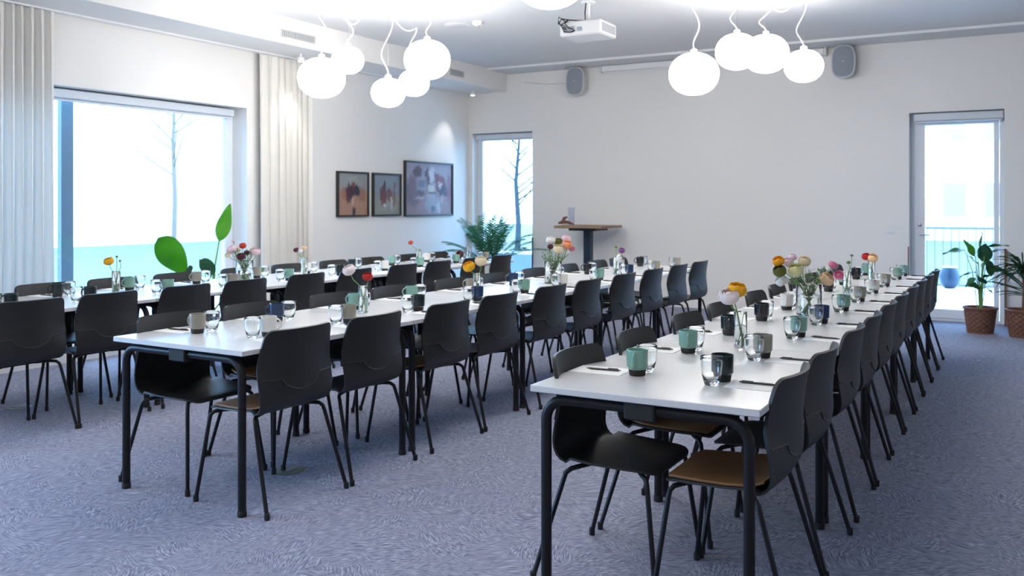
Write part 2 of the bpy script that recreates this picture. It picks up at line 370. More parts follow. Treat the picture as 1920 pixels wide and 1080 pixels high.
# ------------------------------------------------------------------ outside
struct('ground_outside', MB().box(-60, XW - T, -40, 60, -0.25, -0.05).box(XW - T, 40, YB + T, 60, -0.25, -0.05), M['lawn'], label='pale frosty lawn outside')
struct('terrace_outside', MB().box(XW - T - 3.2, XW - T, -6, 16, -0.05, -0.02).box(XW - T, 6, YB + T, YB + T + 4.5, -0.05, -0.02), M['terrace'], label='pale terrace paving along the windows')
def building(label, x0, x1, y0, y1, h, face, nw, nf):
    e = empty('apartment_building', ((x0 + x1) / 2, (y0 + y1) / 2, -0.05), 0, label, 'building', 'pale buildings beyond the terrace')
    cx, cy = (x0 + x1) / 2, (y0 + y1) / 2
    MB().box(x0 - cx, x1 - cx, y0 - cy, y1 - cy, 0, h).build('facade', M['render'], e, False)
    MB().box(x0 - cx - .2, x1 - cx + .2, y0 - cy - .2, y1 - cy + .2, h, h + 0.3).build('roof', M['render'], e, False)
    me = None
    for i in range(nw):
        for j in range(nf):
            if face == 'y':
                L = x1 - x0; a = x0 - cx + L * (i + 0.5) / nw
                if me is None:
                    mb = MB().box(-0.4, 0.4, -0.03, 0.03, 0, 1.3); o = mb.build('window', M['facadewin'], e, False); me = o.data
                else: o = bpy.data.objects.new('window', me); S.collection.objects.link(o); o.parent = e
                o.location = (a, y0 - cy, 1.0 + j * 3.0)
            else:
                L = y1 - y0; a = y0 - cy + L * (i + 0.5) / nw
                if me is None:
                    mb = MB().box(-0.03, 0.06, -0.7, 0.7, 0, 1.5); o = mb.build('window', M['facadewin'], e, False); me = o.data
                else: o = bpy.data.objects.new('window', me); S.collection.objects.link(o); o.parent = e
                o.location = (x1 - cx, a, 1.0 + j * 3.0)
    return e
building('pale apartment block with rows of windows seen through the glazed door', -12, 10, 40, 50, 13, 'y', 15, 4)
building('plain white building across the lawn seen through the large window', -36, -28, 2, 40, 11, 'x', 0, 0)
def tree(loc, label, h, seed, spread=1.0, bark='bark'):
    rnd = random.Random(seed); e = empty('bare_tree', loc, 0, label, 'tree', 'bare winter trees outside')
    tr = [(0, 0, 0), (0.03, 0.02, h * 0.25), (-0.03, 0, h * 0.5), (0.06, 0, h * 0.75), (0.1, 0.05, h)]
    MB().tube(tr, [0.075, 0.065, 0.05, 0.03, 0.008], 8).build('trunk', M[bark], e)
    for i in range(16):
        t = 0.35 + 0.6 * i / 16; z = h * t; a = rnd.uniform(0, 2 * PI); L = h * (1.1 - t) * 0.5 * spread
        p0 = Vector((0, 0, z)); p1 = p0 + Vector((math.cos(a), math.sin(a), 0.7)) * L * 0.5; p2 = p1 + Vector((math.cos(a + .4), math.sin(a + .4), 1.2)) * L * 0.5
        mb = MB().tube([p0, p1, p2], [0.022, 0.012, 0.004], 5)
        for k in range(4):
            q = p0.lerp(p1, 0.4 + 0.15 * k) if k < 2 else p1.lerp(p2, 0.3 * (k - 1)); aa = a + rnd.uniform(-1.2, 1.2)
            mb.tube([q, q + Vector((math.cos(aa), math.sin(aa), 0.9)) * L * 0.28], [0.007, 0.002], 4)
        mb.build('branch', M[bark], e)
tree((-10.2, 18.2, -0.05), 'slender bare tree outside the narrow corner window', 3.9, 3)
tree((-21.5, 18.0, -0.05), 'bare tree standing on the lawn outside the large window', 6.5, 5, 1.0, 'veiledbark')
tag(MB().box(-8.33, -8.27, 5.57, 5.70, -0.02, 3.2).box(-8.38, -8.22, 5.52, 5.75, -0.02, 0.03).build('terrace_post', M['bluegrey_flare'], None, False), 'upright post outside the large left window, tinted blue for lens flare', 'post')
e = empty('garden_planter', (-8.0, 13.9, -0.02), 0, 'low blue grey planter box outside the narrow window', 'planter')
MB().box(-1.2, 1.2, -0.3, 0.3, 0, 0.55).build('box', M['bluegrey_flare'], e, False); MB().box(-1.16, 1.16, -0.26, 0.26, 0.55, 0.57).build('soil', M['terrace'], e, False)
e = empty('terrace_railing', (0, YB + 4.6, -0.02), 0, 'thin grey railing along the terrace outside the glazed door', 'railing')
MB().box(-4, 3, -0.02, 0.02, 1.0, 1.04).build('top_rail', M['railing'], e, False); MB().box(-4, 3, -0.015, 0.015, 0.08, 0.11).build('bottom_rail', M['railing'], e, False)
bm = MB().box(-0.007, 0.007, -0.007, 0.007, 0.11, 1.0).mesh('bar', M['railing'], False)
for i in range(58):
    o = bpy.data.objects.new('bar', bm); S.collection.objects.link(o); o.parent = e; o.location = (-3.94 + i * 0.12, 0, 0)
e = empty('garden_bench', (-0.70, 13.0, -0.02), 0, 'low white bench outside behind the glazed door', 'bench')
MB().box(-.60, .60, -.2, .2, .27, .32).build('seat', M['white'], e, False)
for sx in (-.52, .52): MB().box(sx - .03, sx + .03, -.17, .17, 0, .27).build('leg', M['white'], e, False)
e = empty('garden_pot', (-0.86, 13.0, 0.30), 0, 'round blue garden pot on the bench outside the glazed door', 'pot')
MB().lathe([(0.05, 0), (0.085, 0.02), (0.12, 0.08), (0.13, 0.15), (0.115, 0.23), (0.085, 0.28), (0.075, 0.27), (0.02, 0.25)], 20).build('bowl', M['bluepot'], e)
MB().lathe([(0.083, 0.262), (0.092, 0.27), (0.09, 0.285), (0.08, 0.285)], 20, close=True).build('rim_band', M['white'], e)

# ------------------------------------------------------------------ curtains
def curtain(y0, y1, x, seed, label, ztop=3.05, pleat=0.105):
    rnd = random.Random(seed); n = int((y1 - y0) / 0.012); G = []
    ph = 0; prof = []
    for i in range(n + 1):
        ph += 0.012 / pleat * 2 * PI * (1 + 0.25 * math.sin(i * 0.07 + seed)); prof.append((y0 + (y1 - y0) * i / n, ph))
    for j, z in enumerate([0.025, 0.35, 1.0, 1.8, 2.5, ztop - 0.11, ztop - 0.10, ztop - 0.05, ztop]):
        amp = [0.055, 0.05, 0.045, 0.04, 0.036, 0.032, 0.026, 0.03, 0.026][j]
        row = []
        for (y, p) in prof:
            row.append((x + amp * math.sin(p) + 0.008 * math.sin(p * 0.37 + z), y + 0.012 * math.sin(2 * p + z * 0.4), z))
        G.append(row)
    o = MB().grid(G).build('curtain', M['curtain'], None, True, 80)
    return tag(o, label, 'curtain', 'cream pleated curtains')
curtain(3.42, 4.90, -7.335, 1, 'cream pleated curtain at the left end of the large window')
curtain(7.28, 8.12, -7.345, 4, 'cream pleated curtain between the large window and the pictures')

# ------------------------------------------------------------------ pictures
def painting(y0, y1, z0, z1, blobs, base_top, base_bot, label, seed, split=0.5):
    e = empty('framed_painting', (XW + 0.001, (y0 + y1) / 2, z0), 0, label, 'picture', 'framed paintings on the left wall')
    hw = (y1 - y0) / 2; h = z1 - z0; fw = 0.022
    MB().box(0, .04, -hw, -hw + fw, 0, h).box(0, .04, hw - fw, hw, 0, h).box(0, .04, -hw + fw, hw - fw, 0, fw).box(0, .04, -hw + fw, hw - fw, h - fw, h).build('frame', M['darkwood'], e, False)
    nu, nv = 56, 64; G = []; C = []; rnd = random.Random(seed)
    drip = [rnd.uniform(-1, 1) for _ in range(nu)]
    for i in range(nu):
        row = []
        for j in range(nv):
            s = i / (nu - 1); t = j / (nv - 1)
            row.append((0.022, -hw + fw + s * (2 * hw - 2 * fw), fw + t * (h - 2 * fw)))
            k = min(1, max(0, (t - split + 0.12 * drip[i]) / 0.2 + 0.5)); c = [base_bot[q] * (1 - k) + base_top[q] * k for q in range(3)]
            for (bx, by, sx, sy, col, hard) in blobs:
                d = max(abs(s - bx) / sx, abs(t - by + 0.015 * drip[i]) / sy) if hard > 1 else math.hypot((s - bx + 0.02 * drip[j % nu]) / sx, (t - by + 0.03 * drip[i]) / sy)
                a = min(1, max(0, (1.15 - d) / 0.4)) * min(1, abs(hard) if hard <= 1 else 0.9)
                c = [c[q] * (1 - a) + col[q] * a for q in range(3)]
            g = 1 + 0.10 * rnd.uniform(-1, 1); C.append((c[0] * g * .7, c[1] * g * .66, c[2] * g * .66, 1))
        G.append(row)
    o = MB().grid(G).build('canvas', M['canvas'], e, False)
    at = o.data.color_attributes.new('paint', 'FLOAT_COLOR', 'POINT')
    for i, c in enumerate(C): at.data[i].color = c
P1 = [(0.22, .52, .14, .16, (0.30, 0.14, 0.08), .7), (.8, .5, .14, .18, (0.32, 0.15, 0.09), .7), (.40, .55, .16, .18, (0.07, 0.015, 0.025), 1), (.62, .58, .12, .14, (0.03, 0.02, 0.05), 1), (.34, .4, .09, .12, (0.10, 0.02, 0.03), .9),
      (.52, .72, .05, .10, (0.25, 0.03, 0.03), 1), (.49, .32, .03, .12, (0.70, 0.55, 0.42), .9), (.53, .06, .06, .12, (0.04, 0.04, 0.045), 1), (.5, .85, .2, .08, (0.45, 0.5, 0.46), .6), (.35, .7, .02, .08, (0.05, 0.02, 0.03), .9)]
painting(8.67, 9.28, 1.23, 1.80, P1, (0.36, 0.41, 0.41), (0.50, 0.30, 0.21), 'leftmost framed painting, small portrait format with tan lower half', 1, .6)
P2 = [(.36, .5, .14, .25, (0.14, 0.03, 0.03), .95), (.42, .72, .04, .14, (0.06, 0.03, 0.05), 1), (.6, .5, .12, .18, (0.20, 0.07, 0.05), .9), (.36, .32, .08, .1, (0.25, 0.06, 0.05), .8), (.78, .45, .05, .25, (0.22, 0.09, 0.07), .8),
      (.8, .75, .05, .09, (0.22, 0.13, 0.10), .8), (.42, .22, .05, .04, (0.8, 0.8, 0.8), .9), (.66, .38, .03, .10, (0.75, 0.70, 0.65), .9), (.68, .22, .04, .08, (0.6, 0.62, 0.62), .7)]
painting(9.37, 9.98, 1.23, 1.80, P2, (0.30, 0.38, 0.46), (0.34, 0.37, 0.32), 'middle framed painting, small portrait format on grey green ground', 2, .5)
P3 = [(.15, .45, .16, .32, (0.18, 0.13, 0.19), .8), (.25, .83, .10, .12, (0.11, 0.05, 0.07), .9), (.45, .72, .05, .20, (0.06, 0.03, 0.06), .9), (.33, .60, .11, .13, (0.36, 0.40, 0.52), 2), (.33, .60, .08, .07, (0.18, 0.20, 0.30), 2),
      (.55, .80, .06, .16, (0.68, 0.70, 0.80), .95), (.54, .52, .075, .065, (0.70, 0.76, 0.76), 2), (.55, .43, .09, .012, (0.05, 0.03, 0.06), 2), (.53, .35, .10, .08, (0.45, 0.47, 0.58), .95), (.74, .62, .12, .17, (0.22, 0.03, 0.045), .9),
      (.80, .47, .13, .12, (0.05, 0.03, 0.08), .9), (.73, .58, .045, .07, (0.7, 0.62, 0.66), .95), (.56, .2, .18, .16, (0.40, 0.45, 0.56), .8), (.57, .12, .05, .07, (0.08, 0.14, 0.22), .9), (.70, .12, .04, .12, (0.6, 0.62, 0.72), .8),
      (.32, .42, .08, .06, (0.10, 0.09, 0.14), .8), (.93, .55, .06, .3, (0.26, 0.12, 0.19), .7), (.78, .3, .03, .10, (0.6, 0.5, 0.6), .7), (.65, .74, .05, .1, (0.12, 0.03, 0.05), .8), (.3, .33, .12, .02, (0.6, 0.6, 0.7), .8)]
painting(10.07, 11.26, 1.22, 1.99, P3, (0.40, 0.38, 0.48), (0.36, 0.27, 0.31), 'largest framed painting, right of the two small ones, purple and white', 3, .6)

# ------------------------------------------------------------------ soffit vents, spots, ceiling fittings
def vent(y0, y1, label):
    e = empty('air_vent', (-6.755, (y0 + y1) / 2, 3.13), 0, label, 'vent', 'air vents in the soffit face'); L = (y1 - y0) / 2
    MB().box(0, .008, -L, L, 0, .012).box(0, .008, -L, L, .078, .09).box(0, .008, -L, -L + .012, .012, .078).box(0, .008, L - .012, L, .012, .078).build('frame', M['vent'], e, False)
    MB().box(0, .001, -L + .012, L - .012, .012, .078).build('backing', M['grille'], e, False)
    n = int((2 * L - .03) / 0.03); sm = MB().box(0.001, .009, -.004, .004, .012, .078).mesh('slat', M['vent'], False)
    for i in range(n):
        o = bpy.data.objects.new('slat', sm); S.collection.objects.link(o); o.parent = e; o.location = (0, -L + .03 + i * (2 * L - .06) / (n - 1), 0)
vent(7.02, 7.54, 'white air vent grille in the soffit above the left curtain')
vent(10.20, 10.55, 'white air vent grille in the soffit near the corner')
def spot(y, tgt, label, power):
    e = empty('ceiling_spotlight', (-7.06, y, 2.985), 0, label, 'spotlight', 'small spotlights under the soffit')
    MB().lathe([(0.012, 0.045), (0.012, 0.085)], 10).build('mount', M['white'], e)
    MB().lathe([(0.030, 0.0), (0.040, 0.004), (0.040, 0.04), (0.03, 0.048)], 16).build('housing', M['white'], e)
    MB().lathe([(0.026, -0.003), (0.030, -0.001)], 16).build('lens', M['spotglow'], e)
    l = bpy.data.lights.new('spot', 'SPOT'); l.energy = power; l.spot_size = math.radians(62); l.spot_blend = 0.7; l.shadow_soft_size = 0.03; l.color = (1, 0.95, 0.9)
    o = bpy.data.objects.new('spot', l); S.collection.objects.link(o); o.parent = e; o.location = (0, 0, -0.03)
    d = Vector(tgt) - Vector((-7.06, y, 2.955)); o.rotation_euler = d.to_track_quat('-Z', 'Y').to_euler()
spot(11.27, (-7.45, 10.85, 1.6), 'small white spotlight under the soffit near the back corner', 9)
spot(7.65, (-7.45, 7.75, 1.6), 'small white spotlight under the soffit above the second curtain', 9)
e = empty('smoke_detector', (-5.13, 8.29, ZC), 0, 'small white round smoke detector on the ceiling near the projector', 'detector')
MB().lathe([(0.0, -0.045), (0.035, -0.045), (0.055, -0.03), (0.06, 0.0)], 20).build('body', M['white'], e); MB().lathe([(0.02, -0.055), (0.024, -0.045)], 12).build('sensor', M['vent'], e)
e = empty('ceiling_speaker', (-5.42, 8.33, ZC), 0, 'flat round white ceiling speaker left of the smoke detector', 'speaker')
MB().lathe([(0.0, -0.012), (0.11, -0.012), (0.125, -0.004), (0.13, 0)], 28).build('grille', M['ceilstrip'], e); MB().lathe([(0.125, -0.006), (0.14, -0.003), (0.14, 0)], 28).build('ring', M['white'], e)

# projector
e = empty('projector', (-3.70, 8.02, 3.0), 0, 'white ceiling projector hanging from a short pole with black cables', 'projector')
MB().bbox(-.215, .215, -.19, .19, 0, .14, .012).build('housing', M['projector'], e)
MB().tube([(0, 0, .17), (0, 0, .345)], .02, 12).lathe([(.07, .335), (.07, .35)], 20).build('pole', M['white'], e)
MB().box(-.09, .09, -.07, .07, .141, .155).tube([(-.08, -.06, .155), (0, 0, .175)], .008).tube([(.08, -.06, .155), (0, 0, .175)], .008).tube([(-.08, .06, .155), (0, 0, .175)], .008).tube([(.08, .06, .155), (0, 0, .175)], .008).build('bracket', M['tube'], e)
sm = MB().box(0, .004, -.004, .004, .03, .11).mesh('vent_slot', M['grille'], False)
for i in range(14):
    o = bpy.data.objects.new('vent_slot', sm); S.collection.objects.link(o); o.parent = e; o.location = (.214, -.15 + i * .023, 0)
MB().lathe([(0.045, 0), (0.05, 0.02), (0.04, 0.03)], 18).build('lens', M['tube'], e).matrix_local = Matrix.Translation((.08, .19, .07)) @ Matrix.Rotation(-PI / 2, 4, 'X')
MB().box(-.17, -.06, -.194, -.188, .03, .09).box(-.03, .02, -.194, -.188, .04, .08).build('connector_panel', M['grille'], e, False)
c = MB(); rnd = random.Random(4)
c.tube([(-.01, -.03, .35), (-.012, -.05, .24), (.0, -.07, .16), (-.05, -.12, .155), (-.13, -.16, .16), (-.19, -.20, .17), (-.21, -.215, .13), (-.18, -.215, .09), (-.14, -.20, .06)], .006, 6)
c.tube([(-.15, -.16, .155), (-.19, -.21, .11), (-.15, -.23, .04), (-.09, -.21, .03), (-.05, -.197, .05)], .006, 6)
c.tube([(-.14, -.16, .155), (-.15, -.215, .12), (-.10, -.225, .07), (-.07, -.20, .06)], .005, 6)
c.tube([(-.17, -.16, .15), (-.22, -.20, .19), (-.215, -.22, .12), (-.16, -.22, .10), (-.14, -.2, .08)], .005, 6)
c.build('cables', M['tube'], e)
# projection screen case on the back wall
e = empty('projection_screen', (-3.67, YB - .06, 3.235), 0, 'long white rolled projection screen case at the top of the back wall', 'screen')
MB().bbox(-1.50, 1.50, -.045, .045, 0, .09, .012).build('case', M['white'], e)
MB().bbox(-1.53, -1.50, -.05, .05, -.005, .095, .006).build('end_cap', M['ceilstrip'], e); MB().bbox(1.50, 1.53, -.05, .05, -.005, .095, .006).build('end_cap', M['ceilstrip'], e)
MB().tube([(-1.46, -.01, -.012), (1.46, -.01, -.012)], .012, 8).build('bottom_bar', M['white'], e)
for sx in (-.95, .95): MB().box(sx - .03, sx + .03, -.02, .06, .088, .112).build('wall_bracket', M['vent'], e, False)

# loudspeakers
def loudspeaker(x, label):
    e = empty('loudspeaker', (x, YB - 0.005, 3.12), 0, label, 'speaker', 'oval loudspeakers on the back wall')
    def ring(w_, h_, y, n=32):
        R = []
        for k in range(n):
            a = 2 * PI * k / n; ca, sa = math.cos(a), math.sin(a); p = 2 / 3.0
            R.append((w_ * math.copysign(abs(ca) ** p, ca), y, h_ * math.copysign(abs(sa) ** p, sa)))
        return R
    def loft(rs, name, m, cap0=True, cap1=True):
        V = [q for r_ in rs for q in r_]; n = 32; F = []
        for i in range(len(rs) - 1):
            for k in range(n):
                j = (k + 1) % n; F.append((i * n + k, i * n + j, i * n + n + j, i * n + n + k))
        F.append(tuple(range(n - 1, -1, -1))); F.append(tuple(range((len(rs) - 1) * n, len(rs) * n)))
        return MB().add(V, F).build(name, m, e)
    loft([ring(.07, .12, -.03), ring(.115, .175, -.05), ring(.138, .2, -.12), ring(.142, .205, -.19), ring(.136, .198, -.205)], 'cabinet', M['projector'])
    loft([ring(.124, .186, -.204), ring(.124, .186, -.212), ring(.10, .16, -.221), ring(.04, .08, -.226)], 'grille', M['grille'])
    MB().box(-.016, .016, -.2285, -.2265, -.006, .006).build('badge', M['vent'], e, False)
    MB().box(-.03, .03, -.035, .0, -.07, .07).build('wall_bracket', M['white'], e, False)
loudspeaker(-5.53, 'oval grey and white loudspeaker left of the projection screen')
loudspeaker(-1.93, 'oval grey and white loudspeaker right of the projection screen')
MB().tube([(-6.35, YB - .006, 3.17), (-6.0, YB - .006, 3.14), (-5.62, YB - .03, 3.14)], .004, 5)
tag(MB().tube([(-6.45, YB - .007, 3.19), (-6.1, YB - .007, 3.14), (-5.8, YB - .007, 3.13), (-5.56, YB - .03, 3.14)], .004, 5).build('speaker_cable', M['vent']), 'thin pale cable running to the left loudspeaker', 'cable')
def socket(x, z, label):
    e = empty('wall_switch', (x, YB, z), 0, label, 'switch')
    MB().bbox(-.042, .042, -.010, 0, -.042, .042, .003).build('plate', M['white'], e); MB().bbox(-.025, .025, -.014, -.0105, -.025, .025, .0015).build('rocker', M['white'], e)
socket(-1.42, 1.07, 'small white wall switch left of the glazed door')
socket(-4.10, 0.62, 'small white wall socket low on the back wall')

# ------------------------------------------------------------------ pendant lamps
lamp_mesh = {}
def pendant(x, y, z, dia, label, seed, group='white globe pendant lamps'):
    rnd = random.Random(seed); r = dia / 2
    e = empty('pendant_lamp', (x, y, z), 0, label, 'lamp', group)
    k = round(dia, 2)
    if k not in lamp_mesh:
        prof = []
        for i in range(1, 24):
            t = PI * i / 24; c_ = math.cos(t); s_ = math.sin(t)
            prof.append((r * .94 * s_ ** 0.92, r * 0.80 * math.copysign(abs(c_) ** 0.95, c_)))
        lamp_mesh[k] = MB().lathe(prof[::-1], 40).mesh('globe', M['globe'], True, 60)
    o = bpy.data.objects.new('globe', lamp_mesh[k]); S.collection.objects.link(o); o.parent = e
    MB().lathe([(0.028, r * 0.82), (0.028, r * 0.83 + 0.02), (0.008, r * 0.83 + 0.035)], 14).build('holder', M['cord'], e)
    H = ZC - z; zt = r * 0.83 + 0.03
    MB().tube([(0, 0, zt), (0, 0, H - 0.01)], 0.0012, 4).build('suspension_wire', M['steel'], e)
    a = rnd.uniform(0, 2 * PI); L = H - zt; ax, ay = math.cos(a), math.sin(a); pts = []
    for i in range(25):
        t = i / 24; sw = 0.075 * math.sin(t * PI * 2.3) * (1 - t) ** 0.6 * math.sin(min(1, t * 4) * PI / 2)
        if i == 0: sw = 0
        lo = 0.05 * math.sin(t * PI * 3.1 + 1) * min(1, t * 4) * (1 - t)
        pts.append((ax * sw - ay * lo, ay * sw + ax * lo, zt + L * t))
    sd = Vector((-ax, ay, 0))
    n_ = len(pts); pts = pts[:17]; q = Vector(pts[-1])
    for i in range(1, 9):
        t = i / 8; pts.append(tuple(q + sd * 0.38 * t + Vector((0, 0, (H - q.z) * t - 0.14 * math.sin(PI * t) * (1 - 0.2 * t)))))
    MB().tube(pts, 0.005, 6).build('cord', M['cord'], e)
    MB().lathe([(0.0, -0.028), (0.045, -0.026), (0.055, -0.008), (0.055, 0)], 16, (0, 0, H)).build('ceiling_rose', M['cord'], e)
LAMPS = [(-5.499, 6.225, 2.519, .45, 'large white globe lamp, leftmost of the left cluster'), (-5.703, 6.83, 2.777, .33, 'small white globe lamp above and right of the leftmost one'),
         (-5.047, 6.61, 2.399, .33, 'small white globe lamp hanging lowest in the left cluster'), (-5.313, 7.376, 2.594, .33, 'small white globe lamp between the lowest and the large right one'),
         (-4.776, 6.839, 2.71, .45, 'large white globe lamp, rightmost of the left cluster'),
         (-2.462, 7.477, 2.494, .45, 'large white globe lamp, lowest left in the right cluster'), (-2.107, 7.533, 2.663, .38, 'small white globe lamp, second from left in the right cluster'),
         (-2.121, 8.558, 2.795, .45, 'large white globe lamp, third from left in the right cluster'), (-1.574, 7.584, 2.509, .33, 'small white globe lamp, rightmost of the right cluster'),
         (-2.329, 4.535, 2.664, .45, 'white globe lamp cut by the top of the picture')]
for i, (x, y, z, d, lb) in enumerate(LAMPS): pendant(x, y, z, d, lb, i + 3)
for i, (x, y, z, d) in enumerate([(-2.9, 4.1, 2.98, .33), (-5.3, 1.6, 2.6, .45), (-4.7, 1.1, 2.75, .33), (-2.2, 0.9, 2.7, .45), (-1.6, 1.5, 2.85, .33), (-1.9, -1.8, 2.7, .45)]):  # unseen pendants added to fill the front of the room with light
    pendant(x, y, z, d, 'added unseen globe lamp hanging nearer the camera as fill light', 40 + i)

# ------------------------------------------------------------------ high table and its objects
e = empty('high_table', (-5.19, 11.25, 0), 0, 'tall standing table with oak top and dark blue column by back wall', 'table')
MB().bbox(-.35, .35, -.35, .35, 1.065, 1.10, .004).build('tabletop', M['oak'], e)
MB().box(-.05, .05, -.05, .05, .03, 1.03).build('column', M['navysteel'], e, False)
MB().box(-.2, .2, -.2, .2, 1.03, 1.065).build('top_plate', M['navysteel'], e, False)
MB().bbox(-.27, .27, -.27, .27, 0, .03, .006).build('base', M['navysteel'], e)
e = empty('driftwood_ornament', (-5.45, 11.08, 1.10), 0.5, 'small brown driftwood ornament on the high table', 'ornament')
MB().tube([(-.10, 0, .03), (-.03, .01, .05), (.05, 0, .035), (.12, .01, .012)], [.012, .03, .022, .006], 8).build('branch', M['drift'], e)
MB().tube([(-.05, 0, .05), (-.02, 0, .10), (.03, .01, .115)], [.012, .02, .008], 8).build('knot', M['drift'], e)
MB().lathe([(0.05, 0), (0.055, .01), (.03, .025)], 14).build('foot', M['vent'], e)
e = empty('glass_ornament', (-5.48, 11.32, 1.10), 0, 'pale lilac glass vase behind the driftwood on the high table', 'vase')
MB().lathe([(0.035, 0), (0.04, .02), (0.04, .2), (0.05, .24), (0.046, .24), (0.036, .2), (0.034, .03), (0.0, .025)], 18).build('body', M['lilac'], e)

# ------------------------------------------------------------------ tables
ROWN = {'A': 'right-hand', 'B': 'middle', 'C': 'left-hand'}
def table_proto(w_, L):
    e = empty('conference_table', (0, 0, 0), 0, 'x', 'table')
    h = w_ / 2; l = L / 2
    MB().bbox(-h, h, -l + .001, l - .001, .716, .74, .0025).build('tabletop', M['top'], e)
    R = .019; zt = .690; rb = .075; ix = h - .045
    for s in (-1, 1):
        y = s * (l - .042)
        for sx in (-1, 1):
            pts = [(sx * ix, y, .012), (sx * ix, y, .3), (sx * ix, y, zt - rb)]
            for k in range(1, 7):
                a = k * PI / 12; pts.append((sx * (ix - rb + rb * math.cos(a)), y, zt - rb + rb * math.sin(a)))
            pts.append((sx * (ix - rb - .04), y, zt))
            lg = MB().tube(pts, R, 12).build('leg', M['tube'], e)
            MB().lathe([(.0205, 0), (.0215, .004), (.0215, .022), (.0195, .026)], 12, (sx * ix, y, 0)).build('foot_glide', M['cap'], lg)
        MB().tube([(-(ix - rb - .03), y, zt), (ix - rb - .03, y, zt)], R * .98, 12).build('crossbar', M['tube'], e)
        MB().bbox(-.055, .055, y - .03, y + .012 * 0 + .03, .655, .716, .005).build('corner_bracket', M['cap'], e)
    for sx in (-1, 1): MB().box(sx * (h - .16) - .015, sx * (h - .16) + .015, -l + .06, l - .06, .692, .716).build('side_rail', M['tube'], e, False)
    return e
ROWS = {'A': dict(x0=-1.535, x1=-0.72, y0=2.83, pitch=1.22, rot=0), 'B': dict(x0=-3.86, x1=-2.975, y0=2.86, pitch=1.245, rot=-0.0175), 'C': dict(x0=-6.10, x1=-5.17, y0=2.94, pitch=1.245, rot=0)}
for rn, R_ in ROWS.items():
    pr = table_proto(R_['x1'] - R_['x0'], R_['pitch'] - .004); used = {}
    cx = (R_['x0'] + R_['x1']) / 2
    for k in range(5):
        y = (k + .5) * R_['pitch']; c_, s_ = math.cos(R_['rot']), math.sin(R_['rot'])
        placed(pr, used, (cx - s_ * y, R_['y0'] + c_ * y, 0), R_['rot'], f'white-topped table on black tube legs, {ORD[k]} from near end of {ROWN[rn]} row', 'white meeting tables')

# ------------------------------------------------------------------ chairs
def lerp_tab(tab, x):
    for (a, va), (b_, vb) in zip(tab, tab[1:]):
        if x <= b_: t = (x - a) / (b_ - a); t = max(0, t); return va + (vb - va) * t
    return tab[-1][1]
def smooth_tab(tab, x, e_=0.012): return sum(lerp_tab(tab, x + d) for d in (-e_, -e_ / 2, 0, e_ / 2, e_)) / 5
BX = [(.43, .10), (.436, .13), (.447, .155), (.465, .176), (.49, .190), (.53, .199), (.58, .202), (.64, .203), (.70, .207), (.76, .215), (.83, .229)]
BW = [(.43, .218), (.47, .228), (.53, .235), (.60, .235), (.68, .228), (.76, .215), (.83, .203)]
ZT = .818
def halfw(z):
    w_ = smooth_tab(BW, z); r = .035
    if z > ZT - r: q = (z - (ZT - r)) / r; w_ -= r * (1 - math.sqrt(max(0, 1 - q * q)))
    return w_
def backpt(s, z, off=0):
    w_ = halfw(z); y = s * w_; cur = .05 * (y / .22) ** 2 * min(1, (z - .40) / .25)
    return (smooth_tab(BX, z) + off - cur, y, z)
